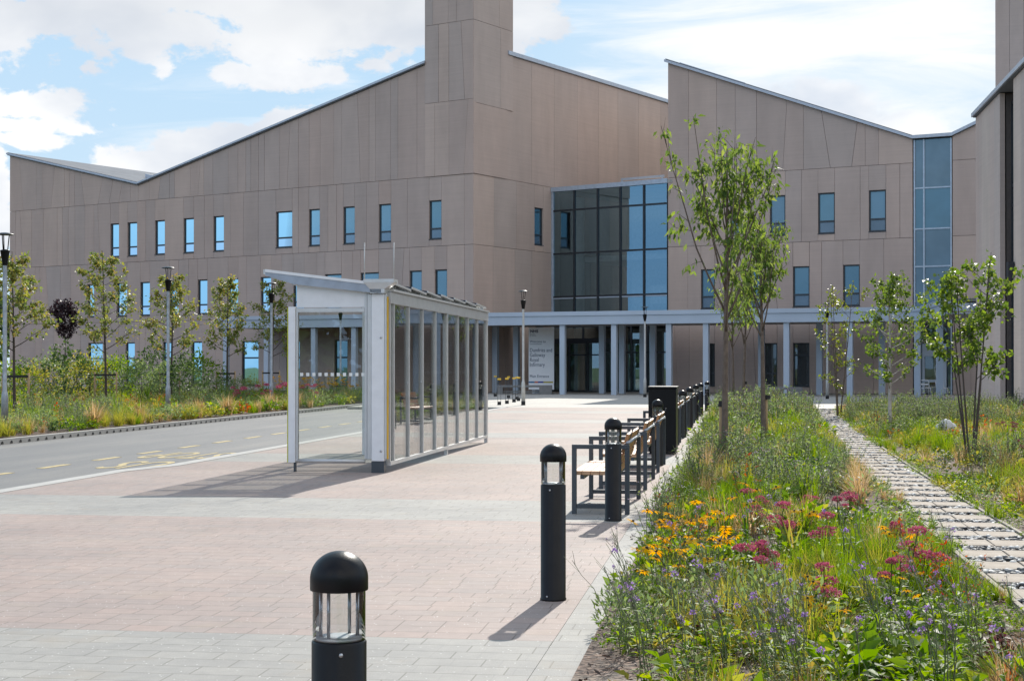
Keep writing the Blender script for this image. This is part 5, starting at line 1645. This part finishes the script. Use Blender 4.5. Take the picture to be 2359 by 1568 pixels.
def p_verbena(n=9, H=.85, bias=(-.22, 0), lean=.3, fl=.13):
    nb = NB(); P = stems(n, .05, H, lean, bias, 7)
    K = P.shape[1]
    nb.add(*stem_geo(P, np.linspace(.0034, .0017, K)[None]), IDX['stem'])
    # narrow leaves in pairs up the lower stem
    k = rng.integers(0, 4, n * 9); i = np.repeat(np.arange(n), 9); pos = P[i, k] + (P[i, k + 1] - P[i, k]) * rng.uniform(0, 1, (n * 9, 1))
    ax = unit(rdir(n * 9) * np.array([1, 1, .3]) + np.array([0, 0, .35]))
    nb.add(*leaf_geo(pos, ax, np.tile([0, 0, 1.0], (n * 9, 1)) + rng.normal(0, .2, (n * 9, 3)), rng.uniform(.04, .095, n * 9), rng.uniform(.007, .014, n * 9)), IDX['g_green'])
    # forked tops
    tips = []
    for b in range(3):
        A = P[:, -2] + (P[:, -1] - P[:, -2]) * rng.uniform(0, .7, (n, 1)); d = unit(unit(P[:, -1] - P[:, -2]) + rng.normal(0, .28, (n, 3))); ln = rng.uniform(.04, .15, (n, 1))
        Q = np.stack([A, A + d * ln * .5, A + d * ln], 1); nb.add(*stem_geo(Q, np.array([[.0018, .0015, .0012]])), IDX['stem']); tips.append(Q[:, -1])
    tips = np.concatenate([P[:, -1]] + tips); on = rng.uniform(0, 1, len(tips)) < fl
    florets(nb, tips[on], rng.uniform(.009, .021, on.sum()), 18, .0105, 'violet')
    if (~on).any(): off = tips[~on][::2]; florets(nb, off, .007, 7, .008, 'g_seed')
    return nb


def p_sedum(n=7, H=.42, mat='pink'):
    nb = NB(); P = stems(n, .07, H, .45, (0, 0), 5)
    nb.add(*stem_geo(P, np.linspace(.006, .004, 5)[None]), IDX['g_blue'])
    m = n * 12; i = rng.integers(0, n, m); k = rng.integers(0, 4, m)
    pos = P[i, k]; nb.add(*leaf_geo(pos, unit(rdir(m) * np.array([1, 1, .3]) + [0, 0, .3]), rdir(m, 2), rng.uniform(.04, .075, m), rng.uniform(.022, .04, m)), IDX['g_green'])
    R = rng.uniform(.035, .066, n)
    florets(nb, P[:, -1], R, 120, .015, mat, .36)
    return nb


def p_rudbeckia(n=9, H=.5):
    nb = NB(); P = stems(n, .08, H, .4, (0, 0), 5)
    nb.add(*stem_geo(P, np.linspace(.0035, .0022, 5)[None]), IDX['stem'])
    for i in range(n):
        c = P[i, -1]; ax = unit(np.array([rng.normal(0, .35), rng.normal(-.1, .35), 1.0])); t1 = unit(np.cross(ax, [1, .2, 0])); t2 = np.cross(ax, t1)
        m = 12; a = np.linspace(0, 6.28, m, endpoint=False) + rng.normal(0, .08, m)
        d = np.cos(a)[:, None] * t1 + np.sin(a)[:, None] * t2
        pos = c + d * .008
        nb.add(*leaf_geo(pos, unit(d + ax * rng.uniform(-.45, .1, (m, 1))), np.tile(ax, (m, 1)), rng.uniform(.042, .058, m), .015, .1, .12), IDX['gold'])
        blobs(nb, (c + ax * .004)[None], np.array([[.0105, .0105, .010]]), ICO_V, ICO_F, IDX['cone'])
    m = n * 8; i = rng.integers(0, n, m); k = rng.integers(0, 3, m)
    nb.add(*leaf_geo(P[i, k], unit(rdir(m) * np.array([1, 1, .3]) + [0, 0, .3]), rdir(m, 2), rng.uniform(.05, .10, m), rng.uniform(.018, .035, m)), IDX['g_green'])
    return nb


def p_haze(n=16, H=.8, top='g_seed', leafm='g_blue', lean=.35):
    """airy upright perennial: wiry stems, small leaves, hazy tops"""
    nb = NB(); P = stems(n, .12, H, lean, (-.03, 0), 6)
    nb.add(*stem_geo(P, np.linspace(.004, .0018, 6)[None]), IDX['stem'])
    m = n * 16; i = rng.integers(0, n, m); k = rng.integers(0, 5, m); pos = P[i, k] + (P[i, np.minimum(k + 1, 5)] - P[i, k]) * rng.uniform(0, 1, (m, 1))
    nb.add(*leaf_geo(pos, unit(rdir(m) + [0, 0, .4]), rdir(m, 1), rng.uniform(.025, .055, m), rng.uniform(.008, .018, m)), IDX[leafm])
    m = n * 5; i = rng.integers(0, n, m); f = rng.uniform(.62, 1.02, m); k = np.minimum((f * 5).astype(int), 4); pos = P[i, k] + (P[i, k + 1] - P[i, k]) * (f * 5 - k)[:, None] + rng.normal(0, .015, (m, 3))
    nb.add(*leaf_geo(pos, rdir(m), rdir(m), .015, .010), IDX[top])
    return nb


# ---- ground cover: patches of species, thick in places, mulch showing in others
PROTO = {
    'leaf': [p_leafy(60, .16, .17, .06, .032, 'g_green').freeze() for _ in range(3)],
    'leafy_big': [p_leafy(34, .17, .22, .10, .055, 'g_green').freeze() for _ in range(2)],
    'mat': [p_leafy(80, .17, .10, .035, .022, 'g_green').freeze() for _ in range(2)],
    'blue': [p_leafy(60, .15, .30, .06, .02, 'g_blue', 1.0).freeze() for _ in range(2)],
    'yellow': [p_leafy(44, .15, .2, .07, .035, 'g_yellow').freeze() for _ in range(2)],
    'dark': [p_leafy(36, .13, .2, .07, .04, 'g_dark').freeze() for _ in range(2)],
    'rust': [p_leafy(34, .13, .26, .06, .035, 'g_rust', .9).freeze() for _ in range(2)],
    'maroon': [p_leafy(30, .13, .2, .075, .05, 'g_maroon').freeze() for _ in range(2)],
    'grass': [p_grass(60, .07, .34, .75, .007, 'g_green').freeze() for _ in range(2)],
    'ygrass': [p_grass(60, .07, .32, .8, .007, 'g_yellow').freeze() for _ in range(2)],
    'straw': [p_grass(60, .07, .30, .95, .006, 'g_straw').freeze() for _ in range(2)],
    'sword': [p_grass(18, .05, .55, .35, .026, 'g_green').freeze() for _ in range(2)],
    'haze': [p_haze(9, .5).freeze() for _ in range(2)],
    'litter': [p_leafy(30, .22, .04, .05, .03, 'g_straw', .0).freeze() for _ in range(2)],
}


def cover(name, region, n, mix, size, seed, sizes=(.7, 1.3), thin=.38, zbase=.03):
    """region(n) -> arrays s, t; mix: list of (species, weight, noise seed)"""
    nb = NB()
    region_is_main = seed == 3
    s, t = region(n)
    dens = vnoise(s * .9, t * .9, seed) * .6 + vnoise(s * 2.3, t * 2.3, seed + 1) * .4
    bare = np.where((s < 8.2) & (t < -.25) & (region_is_main), .30, 0.0)
    keep = dens - bare > thin * rng.uniform(.7, 1.2, len(s)); s, t = s[keep], t[keep]
    sc = np.stack([vnoise(s * .55, t * .75, 50 + 7 * k + seed) + rng.uniform(0, .45, len(s)) + w for k, (_, w) in enumerate(mix)], 0)
    pick = sc.argmax(0)
    for i in range(len(s)):
        p = random.choice(PROTO[mix[pick[i]][0]])
        k = size(s[i]) * rng.uniform(*sizes)
        edge = min(abs(t[i] - path_t(s[i])), abs(t[i] - path_t(s[i]) - PATH_W))
        if edge < .45 and t[i] > -3: k *= .5 + edge
        if t[i] < -.5 and t[i] > -3: k *= .75
        x, y, _ = ST(s[i], t[i])
        nb.put(p, rotz(rng.uniform(0, 6.28), k) @ np.diag([1, 1, rng.uniform(.8, 1.25)]), np.array([x, y, zbase]))
    nb.freeze()
    o = nb.build(name, PALM); return tag(o, kind='stuff')


def main_region(s0, s1):
    def f(n):
        s = rng.uniform(s0, s1, n); t = -.74 + (path_t(s) - .06 + .74) * rng.uniform(0, 1, n); return s, t
    return f


def right_region(s0, s1, tmax):
    def f(n):
        s = rng.uniform(s0, s1, n); w = np.minimum(tmax, 2.6 + .30 * s); t = path_t(s) + PATH_W + .1 + rng.uniform(0, 1, n) ** 1.1 * w; return s, t
    return f


MIXA = [('leaf', .20), ('mat', .14), ('blue', -.02), ('yellow', .08), ('dark', .0), ('rust', -.20), ('grass', .06), ('ygrass', .0), ('straw', -.03), ('leafy_big', -.04), ('litter', -.1), ('maroon', -.24)]
cover('ground_cover', main_region(5.5, 14), 1150, MIXA, lambda s: .85, 3, thin=.37)
cover('ground_cover', main_region(14, 30), 1050, MIXA + [('haze', .02)], lambda s: 1.1, 4, thin=.38)
cover('ground_cover', main_region(30, 59), 900, MIXA + [('haze', .05)], lambda s: 1.5, 5, thin=.2)
MIXB = [('leaf', .14), ('mat', .10), ('blue', .04), ('yellow', .12), ('dark', -.04), ('grass', .05), ('ygrass', .06), ('straw', -.04), ('sword', -.22), ('haze', .0), ('rust', -.2), ('litter', -.14)]
cover('ground_cover', right_region(12, 24, 5.5), 900, MIXB, lambda s: 1.0, 6, thin=.42)
cover('ground_cover', right_region(24, 40, 10), 1500, MIXB, lambda s: 1.05, 7, thin=.2)
cover('ground_cover', right_region(40, 59, 13.5), 2000, MIXB + [('haze', .1)], lambda s: 1.15, 8, thin=.12)


def road_region(n):
    s = rng.uniform(24, 74, n); t = -15.75 - rng.uniform(0, 1, n) ** 1.35 * (6 + (s - 24) * .34); return s, t
MIXC = [('leaf', .06), ('blue', .14), ('yellow', .12), ('dark', -.02), ('grass', .06), ('ygrass', .12), ('straw', .08), ('rust', -.12), ('haze', -.04), ('leafy_big', .06), ('sword', -.3)]
cover('ground_cover', road_region, 3000, MIXC, lambda s: 1.15 + (s - 30) * .014, 9, thin=.16)

def edge_region(n):
    s = rng.uniform(13, 57, n); side = rng.integers(0, 2, n); t = path_t(s) + side * PATH_W + (side * 2 - 1) * rng.uniform(-.05, .12, n); return s, t
MIXE = [('mat', .3), ('leaf', .1), ('grass', .05), ('yellow', .05), ('straw', -.1)]
cover('ground_cover', edge_region, 420, MIXE, lambda s: .9 + .01 * s, 12, thin=.42)

# bark chips on the bare soil near the camera
nb = NB()
for reg, n in ((main_region(4.5, 14), 5200), (right_region(10, 20, 4), 2600)):
    s, t = reg(n)
    pos = np.stack([s * D1[0] + t * D2[0], s * D1[1] + t * D2[1], rng.uniform(.04, .075, n)], -1)
    a = rng.uniform(0, 6.28, n); ax = np.stack([np.cos(a), np.sin(a), rng.normal(0, .25, n)], -1)
    nb.add(*leaf_geo(pos, ax, rdir(n, 2.5), rng.uniform(.02, .06, n), rng.uniform(.008, .022, n), .05, .05))
M['chip'] = leaf_mat('bark_chip', [(.05, .03, .022), (.09, .055, .04), (.14, .09, .065), (.22, .15, .11), (.07, .045, .035)], 0.0, .7, .3)
o = nb.build('bark_mulch', M['chip']); tag(o, kind='stuff')

# ---- flowering plants and clumps one can tell apart
def plant_set(name, protos, spots, label, cat, group, smin=.85, smax=1.15, rot=True):
    objs = []
    for i, p in enumerate(protos):
        o = p.freeze().build(name, PALM); o.location = ST(*spots[i][:2], .03); objs.append(o)
        tag(o, label, cat, group)
    for i, sp in enumerate(spots):
        o = objs[i] if i < len(objs) else dup(objs[rng.integers(0, len(objs))])
        o.location = ST(sp[0], sp[1], .03)
        k = rng.uniform(smin, smax) * (sp[2] if len(sp) > 2 else 1); o.scale = (k, k, k)
        o.rotation_euler = (0, 0, rng.uniform(0, 6.28) if rot else rng.uniform(-.5, .5))
        if len(sp) > 3: o['label'] = sp[3]
    return objs


def scatter(n, s0, s1, t0, t1, fn=None):
    out = []
    while len(out) < n:
        s, t = rng.uniform(s0, s1), rng.uniform(t0, t1)
        if t < path_t(s) - .15: out.append((s, t))
    return out


vb = scatter(20, 6.0, 9.2, -.45, 1.3) + scatter(5, 9.6, 13, -.3, 1.5) + [(8.3, -.58), (9.2, -.6), (7.4, -.4), (6.9, -.2)]
plant_set('verbena_plant', [p_verbena(rng.integers(5, 9), rng.uniform(.5, .72)) for _ in range(7)], vb, 'tall wiry verbena with small purple flower heads in the front of the flower bed', 'flower', 'wiry purple verbena in the flower bed', .8, 1.2, False)
rd = [(13.6, .2), (11.7, 1.2), (8.7, .5, .8), (9.5, -.5), (11.4, -.52), (9.9, -.42), (10.4, -.28), (10.8, -.5), (11.2, -.2), (11.6, -.42), (12.2, -.3), (10.2, -.05), (12.9, -.36), (12.7, .52), (10.2, 1.05, .7), (9.2, .95, .7)]
plant_set('rudbeckia_plant', [p_rudbeckia(rng.integers(5, 8), .5) for _ in range(4)], rd, 'clump of golden yellow daisies with dark centres in the flower bed', 'flower', 'golden daisies in the flower bed', .85, 1.1)
sd_ = [(9.3, .45), (12.8, 1.2), (13.6, .9), (10.3, .15), (14.2, .25), (15.2, .2), (15.0, .6), (12.4, .4), (11.2, .2), (11.9, .75), (9.9, .95), (10.6, 1.1)]
plant_set('sedum_plant', [p_sedum(rng.integers(4, 6), .38) for _ in range(4)], sd_, 'dusty pink sedum with flat flower heads in the flower bed left of the path', 'flower', 'pink sedums left of the path', .85, 1.2)
sr = [(20.5, 4.4), (21.2, 4.8), (22, 4.5), (22.3, 5.2), (21.5, 5.6), (23, 5.8), (23.5, 4.9), (24, 5.5), (24.6, 6.2), (27, 5.2), (26.2, 6.8), (22.8, 6.5), (28, 7.4), (32, 5.4), (33, 7.2), (25.3, 4.4)]
plant_set('sedum_plant', [p_sedum(8, .45, 'mauve') for _ in range(3)], sr, 'faded pink sedum with flat heads in the bed right of the path', 'flower', 'faded pink sedums right of the path', 1.0, 1.5)
hz = scatter(15, 16, 27, .3, 1.5) + scatter(8, 27, 33, -.1, 1.6) + [(s_, t_, 1.75) for s_, t_ in scatter(14, 34, 47, -.35, 1.3)]
plant_set('perovskia_plant', [p_haze(rng.integers(12, 18), .58) for _ in range(5)], hz, 'upright hazy grey-green perennial with mauve tops along the flower bed', 'plant', 'hazy grey-green perennials in the flower bed', .8, 1.15)
hr = [(rng.uniform(26, 56), 0) for _ in range(34)]; hr = [(s, float(path_t(s)) + rng.uniform(1.2, 3 + s * .16)) for s, _ in hr]
plant_set('gaura_plant', [p_haze(12, .5, 'g_seed', 'g_blue', .4) for _ in range(4)], hr, 'airy upright perennial with pale hazy tops in the bed right of the path', 'plant', 'airy perennials right of the path', .9, 1.3)
gs = [(17.5, -.35), (18.3, -.2), (19.2, 1.45), (20.2, 1.55), (18.4, 1.4), (17.2, 1.3), (22, 1.6), (21, -.35), (24, -.4)]
plant_set('golden_grass_tuft', [p_grass(240, .08, .5, 1.15, .0048, 'g_straw', 5) for _ in range(3)], gs, 'arching golden brown grass tuft in the flower bed left of the path', 'grass tuft', 'golden grass tufts left of the path', .85, 1.2)
go = [(6.9, 1.55), (7.5, 1.62), (6.3, 1.3), (7.2, 1.2), (8.0, 1.5), (6.4, .3), (6.1, -.1)]
def p_orange():
    nb = p_grass(230, .08, .40, 1.25, .0038, 'g_straw', 5)
    q = p_grass(70, .07, .40, 1.1, .0036, 'g_rust', 5); nb.put(q, np.eye(3), np.zeros(3)); return nb
plant_set('orange_grass_tuft', [p_orange() for _ in range(3)], go, 'orange-tinged grass tuft at the front corner of the flower bed', 'grass tuft', 'orange grass tufts at the front of the bed', .85, 1.2)
plant_set('golden_grass_tuft', [p_grass(150, .08, .5, .9, .0075, 'g_straw', 4) for _ in range(2)], [(17.0, 3.2), (18.2, 3.6), (16.2, 3.4), (19.5, 4.2), (22, 3.6), (26, 4.0), (24, 7.5), (20.5, 6)], 'golden grass tuft in the bed right of the path', 'grass tuft', 'golden grass tufts right of the path', .9, 1.3)
plant_set('iris_clump', [p_grass(7, .05, .62, .95, .026, 'g_yellow', 5), p_grass(8, .05, .45, .6, .024, 'g_green', 5)], [(12.0, .42), (13.5, .1), (8.2, .1, .6), (12.6, .8, .7)], 'clump of upright sword-shaped leaves in the flower bed', 'plant', 'sword-leaved clumps in the flower bed', .95, 1.1)
plant_set('red_leaf_plant', [p_haze(10, .5, 'g_rust', 'g_rust'), p_haze(8, .6, 'g_maroon', 'g_rust')], [(10.4, 1.25), (9.6, 1.35, .8), (12.4, 1.35, .8), (16.6, .1), (13.2, -.3, .6)], 'red and orange tinted leafy plant in the flower bed', 'plant', 'red-leaved plants in the flower bed', .8, 1.1)
plant_set('maroon_leaf_plant', [p_leafy(110, .12, .26, .06, .04, 'g_maroon', .7)], [(8.05, 1.25, 1, 'dark maroon leafy plant near the front of the path edge')], 'x', 'plant', None)
plant_set('broad_leaf_plant', [p_leafy(44, .16, .2, .09, .055, 'g_green', .7), p_leafy(40, .15, .18, .08, .048, 'g_dark', .5)], [(7.6, 1.2), (8.4, .9), (7.0, 1.45), (9.8, .5), (8.2, -.1), (16.8, -.4)], 'low broad-leaved green plant in the flower bed', 'plant', 'broad-leaved plants in the flower bed', .85, 1.2)
plant_set('orange_poppy', [p_haze(4, .5, 'poppy', 'g_green')], [(30, 6.9, 1.3, 'orange flower in the right bed, the left of two near the white boulder'), (31, 7.9, 1.3, 'orange flower in the right bed, the right of two near the white boulder'), (40, 7.3, 1.5, 'orange flower on a tall stem behind the pale-stemmed birch')], 'x', 'flower', 'orange flowers in the right bed')

# roadside bed: tufts along the kerb, shrubs behind
tf = [(s + rng.uniform(-.3, .3), -15.95 - rng.uniform(0, .9)) for s in np.arange(30, 62, .95)]
plant_set('kerb_grass_tuft', [p_grass(150, .1, .5, .85, .012, 'g_straw', 3), p_grass(150, .1, .40, .8, .010, 'g_straw', 3), p_grass(150, .1, .42, .7, .012, 'g_blue', 3)], tf, 'low grass tuft beside the far kerb of the road', 'grass tuft', 'grass tufts along the far kerb', 1.0, 1.5)
rd2 = [(62 + k * 1.6, -16.6 - rng.uniform(0, 2.5)) for k in range(7)]
plant_set('rudbeckia_plant', [p_rudbeckia(14, .7) for _ in range(2)], rd2, 'clump of orange daisies in the shaded roadside bed beside the bus shelter', 'flower', 'orange daisies in the roadside bed', 1.5, 2.0)
plant_set('sedum_plant', [p_sedum(8, .45, 'pink')], [(55, -16.8, 1.8), (56.5, -16.5, 1.8), (58.5, -16.3, 1.8), (53.5, -17.4, 1.8)], 'pink sedum in the roadside bed beside the bus shelter', 'flower', 'pink sedums in the roadside bed', 1, 1.2)


def p_shrub(n, R, H, L, mat):
    nb = NB(); d = rdir(n, .3); r = rng.uniform(.35, 1, n) ** .5
    lump = 1 + .25 * np.sin(d[:, 0] * 5 + 1) * np.cos(d[:, 1] * 4)
    pos = d * r[:, None] * lump[:, None] * np.array([R, R, H * .5]) + np.array([0, 0, H * .5])
    pos[:, 2] = np.maximum(pos[:, 2], .05)
    nb.add(*leaf_geo(pos, unit(d + rng.normal(0, .6, (n, 3))), rdir(n, 1), L * rng.uniform(.6, 1.25, n), L * .55 * rng.uniform(.7, 1.2, n)), IDX[mat])
    P = stems(7, .1, H * .85, .5, (0, 0), 5); nb.add(*stem_geo(P, np.linspace(.02, .006, 5)[None]), IDX['stem'])
    return nb


shp = [(u, Y, k) for u, Y, k in ((20, 55, 1.0), (75, 60, .95), (112, 66, 1.2), (150, 62, 1.25), (176, 68, 1.15), (205, 63, 1.05), (236, 69, 1.2), (268, 64, 1.0), (300, 68, 1.15), (332, 63, 1.05), (355, 70, 1.25), (378, 66, 1.0), (408, 69, 1.2), (436, 65, 1.1), (462, 71, 1.1), (50, 68, 1.0), (125, 72, 1.1), (490, 68, .75), (520, 70, .7), (550, 69, .62), (580, 71, .62))]
sl_ = []
for u, Y, k in shp:
    x, y, _ = at(u, Y); sl_.append((x * D1[0] + y * D1[1], x * D2[0] + y * D2[1], k))
plant_set('leafy_shrub', [p_shrub(700, .85, 1.75, .13, 'g_green'), p_shrub(700, .8, 1.7, .12, 'g_yellow'), p_shrub(800, .9, 1.6, .11, 'g_blue'), p_shrub(600, .75, 1.8, .13, 'g_dark')], sl_, 'loose leafy shrub in the roadside bed between the young oaks', 'shrub', 'leafy shrubs in the roadside bed', .95, 1.12)

# far woods: at the left horizon, and behind the camera where the windows mirror them
def wood(name, spots, seed):
    nb = NB()
    for x, y, h in spots:
        n = 260; d = rdir(n, .3); r = rng.uniform(.5, 1, n)[:, None] ** .4
        pos = d * r * np.array([h * .42, h * .42, h * .45]) + np.array([x, y, h * .5])
        nb.add(*leaf_geo(pos, d + rng.normal(0, .5, (n, 3)), rdir(n, 1), h * .17, h * .12), IDX['g_dark'] if rng.random() < .6 else IDX['g_green'])
    o = nb.build(name, PALM); return tag(o, kind='stuff')
wood('distant_woods', [(-75 - k * 9 + rng.uniform(-4, 4), 190 + rng.uniform(0, 50), rng.uniform(12, 20)) for k in range(16)], 1)
wood('distant_woods', [(-150 + k * 8 + rng.uniform(-3, 3), -90 - rng.uniform(0, 30), rng.uniform(12, 17) + (5 if k > 26 else 0)) for k in range(42)], 2)
